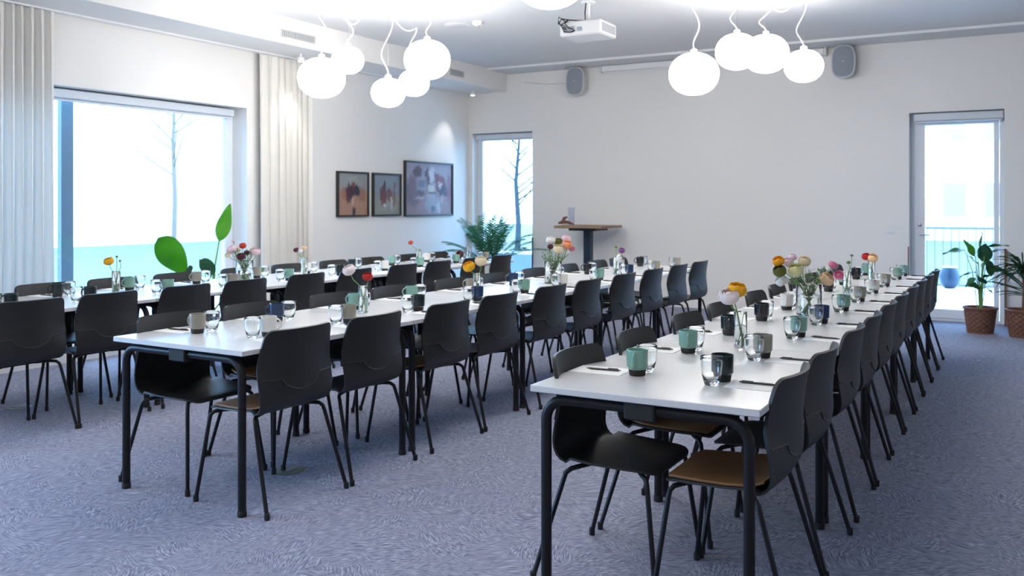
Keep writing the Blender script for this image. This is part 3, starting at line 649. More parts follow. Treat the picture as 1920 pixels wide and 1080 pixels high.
def chair_proto(seatm, name_label):
    e = empty('shell_chair', (0, 0, 0), 0, name_label, 'chair')
    NS = 17; ss = [-1 + 2 * i / (NS - 1) for i in range(NS)]
    rows = []
    # seat part: front to the rear bend
    for x in [-.208, -.206, -.198, -.18, -.15, -.10, -.04, .02, .07, .11]:
        t = (x + .208) / .318; wd = .20 + .026 * min(1, t * 1.6)
        if x < -.165: q = (-.165 - x) / .043; wd -= .05 * (1 - math.sqrt(max(0, 1 - q * q)))
        zc = .444 - (.016 if x < -.2 else .010 if x < -.19 else .004 if x < -.17 else 0) - .010 * math.sin(PI * min(1, max(0, t)))
        rows.append([(x, s * wd, zc + .014 * abs(s) ** 3 * min(1, t * 2)) for s in ss])
    for z in [.442, .452, .466, .485, .505, .53, .56, .59, .605]:
        rows.append([backpt(s, z) for s in ss])
    MB().shell(rows, .008).build('seat', M['black'], e, True, 50)
    # backrest panel overlapping the seat shell, with the rounded tongue at its lower edge
    def zlow(s):
        a = abs(s * .23)
        if a > .125: return .592
        if a > .090: q = (.125 - a) / .035; return .592 - .035 * q * q * (3 - 2 * q)
        return .557 - .024 * (1 - (a / .090) ** 2)
    NS2 = 41; ss2 = [-1 + 2 * i / (NS2 - 1) for i in range(NS2)]
    G = []
    zz = [0, .12, .25, .4, .55, .7, .82, .87, .91, .94, .965, .985, .997, 1]
    for t in zz: G.append([backpt(s, zlow(s) + (ZT - zlow(s)) * t, -.002) for s in ss2])
    MB().shell(G, .0135).build('backrest', M['black'], e, True, 50)
    MB().tube([Vector(backpt(-1 + 2 * i / 60, zlow(-1 + 2 * i / 60) - .001, .0095)) for i in range(1, 60)], .0032, 6).build('back_seam_highlight', M['seam_highlight'], e, True, 180)  # seam ridge in lightened plastic, puts a highlight along the backrest edge
    if seatm:
        G = []
        for x in [-.197, -.192, -.175, -.12, -.05, .02, .08, .115, .14]:
            t = (x + .208) / .318; wd = .182 + .022 * min(1, max(0, t) * 1.6)
            if x < -.165: q = (-.165 - x) / .036; wd -= .045 * (1 - math.sqrt(max(0, 1 - q * q)))
            if x > .09: wd -= (x - .09) * .25
            zc = .4545 - (.008 if x < -.19 else .002 if x < -.17 else 0) - .010 * math.sin(PI * min(1, max(0, t))) + (.012 if x > .13 else .003 if x > .1 else 0)
            G.append([(x, s * wd, zc + .010 * abs(s) ** 3 * min(1, t * 2)) for s in ss])
        MB().shell(G, .008).build('seat_pad', M['brown'], e, True, 50)
    MB().tube([(-.10, -.11, .421), (-.10, .11, .421)], .008, 8).tube([(.06, -.11, .419), (.06, .11, .419)], .008, 8).tube([(-.10, -.10, .421), (.06, -.10, .419)], .008, 8).tube([(-.10, .10, .421), (.06, .10, .419)], .008, 8).build('under_frame', M['tube'], e)
    for s in (-1, 1):
        P = [(-.10, s * .10, .421), (-.14, s * .165, .421), (-.165, s * .192, .416), (-.177, s * .203, .402), (-.181, s * .207, .38), (-.228, s * .246, .012)]
        Q = [(.06, s * .10, .419), (.09, s * .175, .419), (.115, s * .208, .414), (.130, s * .219, .400), (.137, s * .223, .378), (.244, s * .26, .012)]
        for pts in (P, Q):
            lg = MB().tube(pts, .0095, 8).build('leg', M['tube'], e)
            x, y, z = pts[-1]; MB().lathe([(.011, 0), (.0125, .003), (.0125, .028), (.010, .031)], 8, (x, y, 0)).build('foot_cap', M['cap'], lg)
    return e
ch_black = chair_proto(None, 'x'); ch_brown = chair_proto(True, 'x'); cused = {}
CH = {('A', 'right'): [3.17, 3.73, 4.42, 5.0, 5.63, 6.23, 6.86, 7.46, 8.06, 8.64],
      ('A', 'left'): [3.20, 3.80, 4.50, 5.08, 5.86, 6.45, 7.05, 7.65, 8.25, 8.8],
      ('B', 'right'): [3.18, 3.74, 4.41, 4.98, 5.68, 6.28, 6.96, 7.59, 8.24, 8.84],
      ('B', 'left'): [3.22, 3.77, 4.45, 5.05, 5.77, 6.39, 7.07, 7.72, 8.38, 8.9],
      ('C', 'right'): [3.27, 3.80, 4.42, 4.98, 5.65, 6.28, 6.98, 7.58, 8.26, 8.84],
      ('C', 'left'): [3.98, 4.54, 5.13, 5.83, 6.44, 7.10, 7.70, 8.38, 8.98]}
BROWN = {('A', 'right'): {0}, ('A', 'left'): {1}, ('B', 'right'): {0, 2, 3}, ('B', 'left'): {1}, ('C', 'right'): set(), ('C', 'left'): set()}
crnd = random.Random(11)
for (rn, sd), ys in CH.items():
    for i, y in enumerate(ys):
        R_ = ROWS[rn]; dr = 0.0175 * (y - 3) if rn == 'B' else 0
        if sd == 'right': cx = {'A': -.885, 'B': -3.13, 'C': -5.33}[rn] + dr; rz = 0
        else: cx = {'A': -1.335, 'B': -3.68, 'C': -5.93}[rn] + dr; rz = PI
        if i > 0: rz += crnd.uniform(-.02, .02)
        br = i in BROWN[(rn, sd)]; pr = ch_brown if br else ch_black
        lab = f"black shell chair{' with brown seat' if br else ''}, {ORD[i]} from near end, {sd} side of {ROWN[rn]} table row"
        placed(pr, cused, (cx, y, 0), rz + (R_['rot'] if rn == 'B' else 0), lab, 'black shell chairs along the tables')

# ------------------------------------------------------------------ place settings
def mug_proto(col):
    e = empty('mug', (0, 0, 0), 0, 'x', 'mug')
    MB().lathe([(.031, .024), (.0365, .030), (.0375, .085), (.0375, .089), (.0365, .0905), (.0345, .089), (.0340, .034), (.028, .012), (.0, .010)][::1], 28).build('cup', CM[col], e, True, 40)
    MB().lathe([(.024, 0), (.0275, .002), (.031, .0235), (.0305, .0245), (.0, .0245)], 28).build('base', CM['base'], e, True, 40)
    pts = []
    for k in range(11):
        a = -PI / 2 + PI * k / 10; pts.append((.036 + .021 * math.cos(a), 0, .056 + .0235 * math.sin(a)))
    MB().tube(pts, .0042, 8).build('handle', CM[col], e)
    return e
def tumbler_proto():
    e = empty('water_glass', (0, 0, 0), 0, 'x', 'glass')
    MB().lathe([(.001, 0), (.021, 0), (.0235, .003), (.026, .012), (.0335, .040), (.0362, .062), (.0368, .082), (.0362, .094), (.0352, .0948), (.0344, .094), (.0350, .082), (.0344, .062), (.0316, .040), (.0235, .018), (.016, .0135), (.001, .0125)], 28).build('tumbler', M['glass'], e, True, 60)
    return e
mugs = {k: mug_proto(k) for k in CER}; tum = tumbler_proto()
pap = tag(MB().box(-.105, .105, -.074, .074, 0, .0018).build('notepad_sheet', M['paper'], None, False), 'x', 'paper')
pen0 = empty('ballpoint_pen', (0, 0, 0), 0, 'x', 'pen')
MB().tube([(-.062, 0, .0045), (.045, 0, .0045)], .0042, 8).build('barrel', M['pen'], pen0)
MB().tube([(.045, 0, .0045), (.062, 0, .0045), (.069, 0, .0045)], [.0042, .0022, .0008], 8).build('tip', M['pen'], pen0)
MB().tube([(-.062, 0, .0045), (-.071, 0, .0045)], .0024, 8).build('push_button', M['pen'], pen0)
MB().box(-.060, -.02, -.001, .001, .0087, .0105).build('clip', M['pen'], pen0, False)
pu = {}
TC = {('A', 'left'): ['teal', 'teal', 'dark', 'black', 'white', 'grey', 'dark', 'teal', 'black', 'teal'],
      ('A', 'right'): ['dark', 'grey', 'teal', 'navy', 'teal', 'grey', 'white', 'grey', 'teal', 'teal'],
      ('B', 'left'): ['grey', 'navy', 'teal', 'teal', 'grey', 'navy', 'grey', 'black', 'navy', 'black'],
      ('B', 'right'): ['white', 'grey', 'dark', 'navy', 'teal', 'white', 'teal', 'navy', 'grey', 'grey'],
      ('C', 'left'): ['dark', 'teal', 'grey', 'grey', 'white', 'dark', 'teal', 'white', 'grey'],
      ('C', 'right'): ['dark', 'dark', 'teal', 'grey', 'teal', 'dark', 'white', 'teal', 'teal', 'grey']}
MY = {('A', 'left'): [3.19, 3.78, 4.40, 5.03, 5.63, 6.33, 6.97, 7.60, 8.23, 8.72], ('A', 'right'): [3.24, 3.82, 4.51, 5.08, 5.75, 6.37, 7.0, 7.62, 8.40, 8.83],
      ('B', 'left'): [3.15, 3.69, 4.34, 4.92, 5.64, 6.25, 6.95, 7.6, 8.25, 8.85], ('B', 'right'): [3.25, 3.84, 4.47, 5.13, 5.76, 6.36, 7.04, 7.67, 8.32, 8.90],
      ('C', 'left'): [3.90, 4.48, 5.11, 5.77, 6.40, 7.05, 7.70, 8.35, 9.0], ('C', 'right'): [3.31, 3.85, 4.48, 5.10, 5.72, 6.37, 7.03, 7.62, 8.30, 8.92]}
srnd = random.Random(5)
SIDE = {'left': 'left side', 'right': 'right side'}
for (rn, sd), cols in TC.items():
    R_ = ROWS[rn]
    for i, col in enumerate(cols):
        y = MY[(rn, sd)][i]; dr = 0.0175 * (y - 2.9) if rn == 'B' else 0
        yc = CH[(rn, sd)][i]
        edge = (R_['x0'] if sd == 'left' else R_['x1']) + dr; inw = 1 if sd == 'left' else -1
        mx = edge + inw * (.265 if sd == 'left' else .24); gx = mx + (0.005 if sd == 'left' else -.012)
        gy = y + .088 if sd == 'left' else y - .092
        pl = f"{ORD[i]} place from near end, {SIDE[sd]}, {ROWN[rn]} row"
        hz = {('A', 'left'): 4.75, ('B', 'left'): 3.5}.get((rn, sd), 4.6) + srnd.uniform(-.3, .3)
        if (rn, sd, i) == ('B', 'right', 0): hz = 0.5
        if (rn, sd) == ('A', 'right'): hz = 2.1 + srnd.uniform(-.3, .3)
        placed(mugs[col], pu, (mx, y, .74), hz, f"{'dark green' if col == 'dark' else col} mug, {pl}", 'ceramic mugs on the tables', 1.08)
        placed(tum, pu, (gx, gy, .74), srnd.uniform(0, 6), f"clear water glass, {pl}", 'water glasses on the tables', 1.08)
        pa = srnd.uniform(-.06, .06); px = edge + inw * .108; py = yc if i else yc
        if (rn, sd) == ('A', 'right'): px = edge - .10; py = y - .035
        if sd == 'left' and rn == 'A': py = y + .02
        if sd == 'left': py = min(py, y + .02)
        o = pap if not pu.get('pap') else copy_tree(pap); pu['pap'] = 1
        o.location = (px, py, .7402); o.rotation_euler = (0, 0, pa); tag(o, f"white note sheet, {pl}", None, 'white note sheets on the tables')
        placed(pen0, pu, (px + srnd.uniform(-.01, .01), py + (.02 if rn == 'A' and sd == 'right' else 0), .7421), pa + srnd.uniform(-.12, .12) + (PI if sd == 'left' else 0), f"black pen on the sheet, {pl}", 'black pens on the note sheets')

# ------------------------------------------------------------------ flowers
def petal_ball():
    mb = MB()
    for L in range(5):
        r = 1 - .13 * L; n = 7 - (L > 2); off = L * .45
        for k in range(n):
            a0 = 2 * PI * k / n + off; wd = 2 * PI / n * .72; G = []
            for i in range(4):
                th = math.radians(158 - (158 - (48 - 9 * L)) * i / 3); row = []
                for j in range(4):
                    u = -1 + 2 * j / 3; a = a0 + u * wd * (1 - .25 * (i == 3)); rr = r * (1 + .06 * (1 - abs(u)) + (.07 if i == 3 else 0)) * (1 + .015 * k % 3)
                    row.append((rr * math.sin(th) * math.cos(a), rr * math.sin(th) * math.sin(a), rr * .82 * math.cos(th) + (.05 if abs(u) < .5 and i == 3 else 0)))
                G.append(row)
            mb.grid(G)
    mb.sphere((0, 0, .05), .5, .5, .55, 10, 7)
    return mb
pb = petal_ball(); PM = {}
def blossom_mesh(c):
    if c not in PM: PM[c] = pb.mesh('blossom', FM[c], True, 70)
    return PM[c]
bud_m = MB().sphere((0, 0, 0), 1, 1, .85, 10, 7).mesh('bud', FM['bud'])
CN = {'yellow': 'yellow', 'orange': 'orange', 'blush': 'blush white', 'pale_pink': 'pale pink', 'cream': 'cream', 'lime_cream': 'lime and cream', 'green_scabious': 'olive green',
      'white': 'white', 'peach': 'peach', 'rose': 'rose pink', 'red': 'red', 'red_orange': 'orange red', 'maroon': 'dark maroon', 'peach_orange': 'peach orange', 'purple': 'purple', 'bud': 'green bud'}
VASES = [
  ('A1', -1.12, 4.06, 'n', [ (-1.133, 4.052, 0.995, 0.0409, 'yellow'), (-1.156, 4.005, 0.969, 0.0433, 'blush') ]),
  ('A2', -1.1, 5.44, 'w', [ (-1.246, 5.323, 1.053, 0.0326, 'orange'), (-1.219, 5.407, 1.043, 0.0311, 'pale_pink'), (-1.191, 5.446, 1.073, 0.0233, 'pale_pink'), (-1.132, 5.468, 1.048, 0.0357, 'cream'), (-1.160, 5.360, 1.001, 0.0435, 'lime_cream'), (-1.236, 5.305, 0.999, 0.0373, 'green_scabious'), (-1.240, 5.361, 0.939, 0.0342, 'white'), (-1.006, 5.470, 0.947, 0.0419, 'peach'), (-0.992, 5.593, 1.024, 0.0280, 'rose'), (-1.008, 5.527, 1.002, 0.0140, 'white') ]),
  ('A3', -1.12, 6.85, 'n', [ (-1.161, 6.769, 0.878, 0.0345, 'rose'), (-1.110, 6.856, 0.966, 0.0153, 'bud'), (-1.093, 6.888, 1.015, 0.0115, 'bud') ]),
  ('A4', -1.16, 8.33, 'n', [ (-1.201, 8.307, 0.933, 0.0345, 'red'), (-1.148, 8.302, 0.921, 0.0414, 'peach') ]),
  ('B1', -3.42, 4.24, 'n', [ (-3.496, 4.197, 0.991, 0.0380, 'blush'), (-3.413, 4.267, 0.951, 0.0301, 'red') ]),
  ('B2', -3.36, 5.42, 'n', [ (-3.399, 5.375, 0.946, 0.0413, 'yellow'), (-3.346, 5.451, 0.981, 0.0413, 'cream') ]),
  ('B3', -3.36, 6.6, 'w', [ (-3.376, 6.591, 1.088, 0.0370, 'white'), (-3.361, 6.553, 1.038, 0.0240, 'maroon'), (-3.341, 6.657, 1.078, 0.0327, 'green_scabious'), (-3.296, 6.567, 1.021, 0.0436, 'cream'), (-3.288, 6.698, 1.099, 0.0370, 'pale_pink'), (-3.241, 6.622, 1.055, 0.0392, 'peach_orange'), (-3.241, 6.702, 1.021, 0.0261, 'rose'), (-3.270, 6.651, 1.001, 0.0305, 'white') ]),
  ('B4', -3.28, 7.72, 'n', [ (-3.235, 7.746, 0.958, 0.0294, 'purple'), (-3.232, 7.701, 0.887, 0.0368, 'white'), (-3.293, 7.747, 0.991, 0.0147, 'bud') ]),
  ('C1', -5.72, 4.28, 'n', [ (-5.766, 4.254, 0.971, 0.0347, 'yellow'), (-5.742, 4.302, 1.004, 0.0096, 'bud'), (-5.713, 4.307, 0.974, 0.0096, 'bud') ]),
  ('C2', -5.62, 5.42, 'w', [ (-5.714, 5.367, 1.010, 0.0397, 'pale_pink'), (-5.656, 5.434, 1.039, 0.0287, 'red_orange'), (-5.599, 5.363, 0.956, 0.0353, 'maroon'), (-5.618, 5.444, 0.982, 0.0243, 'maroon'), (-5.541, 5.465, 0.992, 0.0397, 'pale_pink'), (-5.718, 5.330, 0.967, 0.0243, 'cream'), (-5.709, 5.427, 1.003, 0.0243, 'cream'), (-5.736, 5.411, 1.078, 0.0154, 'pale_pink') ]),
  ('C3', -5.72, 6.24, 'n', [ (-5.784, 6.204, 0.967, 0.0243, 'maroon'), (-5.742, 6.262, 0.985, 0.0243, 'peach'), (-5.750, 6.223, 0.962, 0.0219, 'white') ]),
  ('C4', -5.7, 8.0, 'n', [ (-5.774, 7.958, 0.971, 0.0259, 'red_orange'), (-5.694, 8.003, 0.885, 0.0144, 'bud') ]),
  ('C5', -5.62, 8.88, 'n', [ (-5.703, 8.833, 0.805, 0.0433, 'maroon') ]),
]
VN = {'A1': 'narrow vase nearest on right-hand row', 'A2': 'big jar on right-hand row', 'A3': 'narrow vase behind big jar, right-hand row', 'A4': 'farthest vase on right-hand row',
      'B1': 'narrow vase nearest on middle row', 'B2': 'second narrow vase on middle row', 'B3': 'big jar on middle row', 'B4': 'farthest vase on middle row',
      'C1': 'narrow vase nearest on left-hand row', 'C2': 'big jar on left-hand row', 'C3': 'vase beyond the jar on left-hand row', 'C4': 'fourth vase on left-hand row', 'C5': 'farthest vase on left-hand row'}
frnd = random.Random(21); seen = {}
for (k, vx, vy, kind, fl) in VASES:
    wide = kind == 'w'; r, h = (.072, .178) if wide else (.029, .158)
    e = empty('glass_vase', (vx, vy, .74), 0, f"clear glass vase holding flowers, {VN[k]}".replace('holding flowers, narrow vase', 'holding flowers, narrow,').replace(', big jar', ', big jar'), 'vase', 'flower vases on the tables')
    MB().lathe([(.001, 0), (r - .004, 0), (r, .004), (r, h), (r - .001, h + .001), (r - .0025, h), (r - .0025, .012), (r - .006, .008), (.001, .008)], 28).build('vessel', M['glass'], e, True, 50)
    MB().lathe([(.001, .0085), (r - .0062, .0085), (r - .0030, .0125), (r - .0030, h * .58), (.001, h * .58)], 28).build('water', M['water'], e, True, 50)
    base = Vector((vx, vy, .75)); side_lean = (-1 if frnd.random() < .5 else 1)
    for n, (x, y, z, rad, c) in enumerate(fl):
        hd = Vector((x, y, z)); out = Vector((x - vx, y - vy, 0)); dist = out.length; od = out.normalized() if dist > 1e-4 else Vector((1, 0, 0))
        rim = Vector((vx, vy, .74 + h)) + od * min(dist, r - .008)
        foot = Vector((vx, vy, .752)) - od * (r * .5)
        sz = rad * (1 if wide else 1)
        lab = f"{CN[c]} flower in {VN[k]}"; seen[lab] = seen.get(lab, 0) + 1
        if seen[lab] == 2: lab = f"smaller or farther {CN[c]} flower in {VN[k]}"
        elif seen[lab] == 3: lab = f"tiny topmost {CN[c]} flower in {VN[k]}"
        f = empty('flower', tuple(foot), 0, lab, 'flower', 'cut flowers in the vases')
        up = (hd - rim); up = up.normalized(); ax = (up * .6 + Vector((0, 0, .5)) + Vector((.25, -.45, 0)) * (.7 if c != 'bud' else 0)).normalized()
        a0 = rim - foot; neck = hd - foot - ax * sz * .6
        mid = a0.lerp(neck, .5) + od * .01
        MB().tube([(0, 0, 0), tuple(a0 * .5), tuple(a0), tuple(mid), tuple(neck)], [.0026] * 4 + [.0022], 6).build('stem', M['stem'], f)
        me = bud_m if c == 'bud' else blossom_mesh(c)
        o = bpy.data.objects.new('bud' if c == 'bud' else 'blossom', me); S.collection.objects.link(o); o.parent = f
        q = ax.to_track_quat('Z', 'Y'); ML = Matrix.Translation(hd - foot) @ q.to_matrix().to_4x4() @ Matrix.Rotation(frnd.uniform(0, 6), 4, 'Z') @ Matrix.Diagonal((sz, sz, sz * .9, 1)); o.matrix_local = ML
        if c != 'bud':
            cp = MB()
            for s in range(5):
                a = 2 * PI * s / 5; cp.grid([[(.15 * math.cos(a - .5), .15 * math.sin(a - .5), -.72), (.15 * math.cos(a + .5), .15 * math.sin(a + .5), -.72)], [(.6 * math.cos(a - .35), .6 * math.sin(a - .35), -.68), (.6 * math.cos(a + .35), .6 * math.sin(a + .35), -.68)], [(.85 * math.cos(a - .05), .85 * math.sin(a - .05), -.5), (.85 * math.cos(a + .05), .85 * math.sin(a + .05), -.5)]])
            oc = cp.build('calyx', M['greens'], f); oc.matrix_local = ML
    ns = 13 if wide else 1
    for s in range(ns):
        a = 2 * PI * s / ns + .3; lean = (.05 if wide else .012) * frnd.uniform(.5, 1.3)
        f = empty('leafy_sprig', (vx - .3 * r * math.cos(a), vy - .3 * r * math.sin(a), .752), 0, f"feathery green sprig among the stems, {VN[k]}", 'sprig', f'green sprigs, {VN[k]}')
        H = (h + frnd.uniform(.02, .10)) if wide else h * .9
        tip = Vector((math.cos(a) * (r * .9 + lean), math.sin(a) * (r * .9 + lean), H)); m1 = Vector((math.cos(a) * r * .75, math.sin(a) * r * .75, h * .8))
        MB().tube([(0, 0, 0), tuple(m1), tuple(tip)], [.002, .0018, .001], 5).build('stem', M['greens'], f)
        mb = MB()
        for q_ in range(20 if wide else 5):
            t = .5 + .5 * q_ / 20; p = (m1 * .55).lerp(tip, (t - .5) * 2) if wide else m1.lerp(tip, (t - .5) * 2); b_ = frnd.uniform(0, 2 * PI); L = frnd.uniform(.02, .042) * (1 if wide else .7)
            d = Vector((math.cos(b_), math.sin(b_), frnd.uniform(.1, .9))).normalized(); sd = d.cross(Vector((0, 0, 1))).normalized() * L * .16
            p1 = p + d * L * .5; p2 = p + d * L
            mb.add([p, p1 + sd, p2, p1 - sd], [(0, 1, 2, 3)])
        mb.build('leaflets', M['greens'], f)

# ------------------------------------------------------------------ plants
def leaf_mesh(L, W, droop, m, fold=.15, blunt=False, nu=10, name='leaf', th=.0015):
    """leaf growing along +x from the origin, bending down by droop (radians over its length)"""
    G = []; x = z = 0; a = 0
    for i in range(nu + 1):
        t = i / nu
        w_ = W / 2 * (math.sin(PI * min(1, t ** .75)) ** .8) * (1 if t < 1 else 0) if t > 0 else .004
        if blunt and t > 0: w_ = W / 2 * max(0, math.sin(PI * min(1, t ** 1.35))) ** .55 + .001
        if i == nu: w_ = .001 if not blunt else .012
        row = []
        for s in (-1, -.5, 0, .5, 1): row.append((x - math.sin(a) * 0, s * w_, z + fold * abs(s) * w_ * 1.2 + .008 * math.sin(t * 9 + s * 2)))
        G.append(row)
        a = -droop * t; x += L / nu * math.cos(a); z += L / nu * math.sin(a)
    return MB().shell(G, th).mesh(name, m, True, 70)
def orient(dirv, roll=0):
    q = Vector(dirv).normalized().to_track_quat('X', 'Z'); return q.to_matrix().to_4x4() @ Matrix.Rotation(roll, 4, 'X')
def put(me, name, parent, loc, dirv, roll=0, sc=1):
    o = bpy.data.objects.new(name, me); S.collection.objects.link(o); o.parent = parent
    o.matrix_local = Matrix.Translation(loc) @ orient(dirv, roll) @ Matrix.Scale(sc, 4); return o
# bird-of-paradise plant by the large window
B = Vector((-6.92, 6.18, 0))
e = empty('strelitzia_plant', tuple(B), 0, 'tall plant with paddle leaves by the large left window', 'plant')
MB().lathe([(.13, 0), (.16, .02), (.19, .30), (.18, .31), (.15, .29), (.0, .27)], 28).build('pot', M['potwhite'], e)
MB().lathe([(.0, .275), (.16, .28), (.165, .27)], 20).build('soil', M['soil'], e)
def strel(p_base, p_leaf, p_tip, W, droop, m, roll, blunt=False):
    p0 = Vector(p_base) - B; p1 = Vector(p_leaf) - B; d = Vector(p_tip) - Vector(p_leaf); L = d.length
    st = MB().tube([tuple(p0), tuple(p0.lerp(p1, .5) + Vector((0, 0, .05))), tuple(p1)], [.012, .009, .006], 8).build('leaf_stalk', M['stem'], e)
    put(leaf_mesh(L, W, droop, m, blunt=blunt, nu=14), 'leaf', st, p1, d, roll)
strel((-6.92, 6.2, .28), (-6.9, 6.32, 1.02), (-6.9, 6.44, 1.39), .15, -.25, M['leafbright'], 1.25)
strel((-6.92, 6.15, .28), (-6.90, 5.93, .72), (-6.9, 5.60, 1.09), .25, .12, M['leafbright'], 1.15, True)
strel((-6.92, 6.22, .28), (-6.9, 6.27, .70), (-6.86, 5.98, .92), .13, .6, M['leaf'], 1.0)
strel((-6.92, 6.22, .28), (-6.9, 6.12, .86), (-6.9, 6.32, .70), .10, .7, M['leaf'], .8)
strel((-6.92, 6.2, .28), (-6.9, 5.98, .72), (-6.8, 5.78, .80), .13, .5, M['leafdark'], 1.0)
strel((-6.92, 6.2, .28), (-6.8, 6.55, .60), (-6.7, 6.75, .78), .14, .3, M['leaf'], 1.0)

# areca palm in the corner
B = Vector((-6.72, 11.2, 0)); rnd = random.Random(9)
e = empty('areca_palm', tuple(B), 0, 'feathery green palm in a white pot in the back left corner', 'plant')
MB().lathe([(.13, 0), (.15, .02), (.2, .56), (.215, .565), (.215, .60), (.19, .60), (.185, .53), (0, .52)], 28).build('pot', M['potwhite'], e)
MB().lathe([(0, .525), (.18, .53), (.183, .52)], 20).build('soil', M['soil'], e)
for i in range(30):
    a = 2.399 * i; el = rnd.uniform(.85, 1.57) if i % 4 else rnd.uniform(.5, .8); L = rnd.uniform(.62, .95) * (1 if i % 3 else .8)
    p = Vector((.04 * math.cos(a), .04 * math.sin(a), .52)); pts = [p.copy()]; ang = el
    for k in range(10):
        ang -= (.008 + .014 * k) * rnd.uniform(.6, 1.1); p = p + Vector((math.cos(a) * math.cos(ang), math.sin(a) * math.cos(ang), math.sin(ang))) * L / 10; pts.append(p.copy())
    for q in pts:      # keep clear of the walls
        q.x = max(q.x, XW - B.x + .12); q.y = min(q.y, YB - B.y - .1)
    fr = empty('frond'); fr.parent = e; bpy.data.objects.remove(fr)
    mb = MB().tube([tuple(q) for q in pts], [.005 - .0004 * k for k in range(11)], 5)
    for k in range(2, 11):
        for hh in (0, .5):
            if k == 10 and hh: continue
            q = pts[k].lerp(pts[min(10, k + 1)], hh); d = (pts[min(10, k + 1)] - pts[k - 1]).normalized(); sd = d.cross(Vector((0, 0, 1))).normalized()
            LL = .17 * math.sin(PI * (.15 + .8 * (k - 2 + hh) / 9)) + .03
            for s in (-1, 1):
                dv = (d * .65 + sd * s * .8 + Vector((0, 0, -.12))).normalized(); wv = d * .011
                t1 = q + dv * LL * .55; t2 = q + dv * LL + Vector((0, 0, -.02))
                for T_ in (t1, t2): T_.x = max(T_.x, XW - B.x + .02); T_.y = min(T_.y, YB - B.y - .02)
                mb.add([q - wv * .3, t1 - wv, t2, t1 + wv], [(0, 1, 2, 3)])
    mb.build('frond', M['palm'], e, True, 180)

# wicker baskets and the two plants by the glazed door
def basket(e, r0, r1, h):
    V = []; F = []; n = 56; rows = 22
    for i in range(rows + 1):
        t = i / rows; r = r0 + (r1 - r0) * t ** .9
        for k in range(n):
            a = 2 * PI * k / n; bul = .0045 * (1 if ((i // 2) + (k // 2)) % 2 else -1) if 0 < i < rows - 1 else .006
            V.append(((r + bul) * math.cos(a), (r + bul) * math.sin(a), h * t))
    for i in range(rows):
        for k in range(n):
            j = (k + 1) % n; F.append((i * n + k, i * n + j, i * n + n + j, i * n + n + k))
    MB().add(V, F + [tuple(range(n - 1, -1, -1))]).build('basket', M['basket'], e, True, 30)
    MB().lathe([(r1 - .012, h - .012), (r1 + .012, h - .010), (r1 + .014, h + .006), (r1, h + .014), (r1 - .014, h + .004)], 40, close=True).build('rim', M['basket'], e)
    MB().lathe([(0, h - .03), (r1 - .01, h - .035), (r1 - .015, h - .05)], 24).build('soil', M['soil'], e)
B = Vector((-.43, 10.98, 0))
e = empty('leafy_plant', tuple(B), 0, 'broad-leaved green plant in wicker basket before the glazed door', 'plant')
basket(e, .125, .16, .27)
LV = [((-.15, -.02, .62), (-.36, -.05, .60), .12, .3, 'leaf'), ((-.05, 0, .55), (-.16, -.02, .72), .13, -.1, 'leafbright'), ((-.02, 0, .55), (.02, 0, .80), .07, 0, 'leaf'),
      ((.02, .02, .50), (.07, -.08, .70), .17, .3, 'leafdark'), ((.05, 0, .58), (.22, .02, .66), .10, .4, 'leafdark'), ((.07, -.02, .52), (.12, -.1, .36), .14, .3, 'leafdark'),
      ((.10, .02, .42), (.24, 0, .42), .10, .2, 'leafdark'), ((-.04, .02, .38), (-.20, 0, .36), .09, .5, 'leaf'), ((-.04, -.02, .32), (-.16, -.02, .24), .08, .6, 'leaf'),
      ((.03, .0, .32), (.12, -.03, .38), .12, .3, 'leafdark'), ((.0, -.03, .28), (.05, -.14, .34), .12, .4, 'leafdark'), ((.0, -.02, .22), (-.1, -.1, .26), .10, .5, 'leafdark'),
      ((.04, 0, .22), (.13, -.02, .18), .10, .5, 'leafdark'), ((-.02, .03, .45), (-.10, .1, .56), .12, .3, 'leaf'), ((.02, .03, .44), (.06, .14, .52), .12, .3, 'leaf'), ((.05, -.01, .66), (.26, .0, .70), .05, .3, 'leaf')]
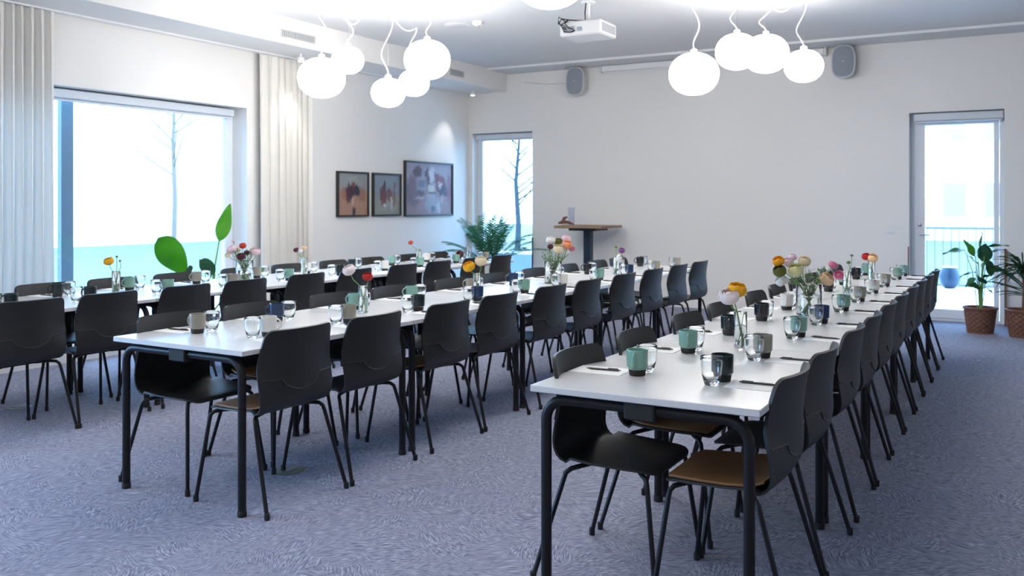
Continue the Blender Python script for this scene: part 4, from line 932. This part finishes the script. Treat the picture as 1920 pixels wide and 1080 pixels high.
for (b0, t0, W, dr, mm) in LV:
    b0 = Vector(b0) + Vector((0, 0, .27)); t0 = Vector(t0) + Vector((0, 0, .27)); d = t0 - b0
    st = MB().tube([(b0.x * .15, b0.y * .15, .24), tuple(b0 * .5 + Vector((0, 0, .22))), tuple(b0)], [.006, .005, .003], 6).build('leaf_stalk', M['stem'], e)
    put(leaf_mesh(d.length * 1.05, W * .95, dr, M[mm]), 'leaf', st, b0, d, random.uniform(-.9, .9))
B = Vector((-.03, 10.85, 0)); rnd = random.Random(31)
e = empty('dracaena_plant', tuple(B), 0, 'spiky narrow-leaved plant in wicker basket at the right edge', 'plant')
basket(e, .12, .16, .28)
MB().tube([(0, 0, .24), (.01, 0, .5), (0, .01, .72)], [.014, .012, .01], 8).build('cane', M['drift'], e); MB().tube([(.03, .02, .24), (.06, .03, .45)], [.012, .01], 8).build('cane', M['drift'], e)
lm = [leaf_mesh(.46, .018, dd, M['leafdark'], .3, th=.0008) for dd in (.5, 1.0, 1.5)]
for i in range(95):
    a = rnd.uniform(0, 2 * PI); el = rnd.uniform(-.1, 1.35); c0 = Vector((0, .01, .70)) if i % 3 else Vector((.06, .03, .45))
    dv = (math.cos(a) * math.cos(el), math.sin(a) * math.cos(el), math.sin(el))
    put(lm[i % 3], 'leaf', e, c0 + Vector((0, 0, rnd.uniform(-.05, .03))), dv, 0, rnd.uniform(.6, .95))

# floor outlets in the carpet
def outlet(x, y, label):
    e = empty('floor_outlet', (x, y, 0), 0, label, 'outlet')
    MB().lathe([(0, .004), (.078, .004), (.088, .001), (.088, 0)], 32).build('cover', M['floorbox'], e); MB().box(-.035, .035, -.03, .03, .0042, .0065).build('flap', M['floorbox'], e, False)
outlet(-3.34, 3.52, 'round metal floor outlet under the middle table row')
outlet(-5.97, 3.70, 'round metal floor outlet under the left-hand table row')
# remove prototypes that ended up unused
for o in [mugs[k] for k in mugs if not pu.get(mugs[k].name)]:
    for c_ in list(o.children): bpy.data.objects.remove(c_)
    bpy.data.objects.remove(o)
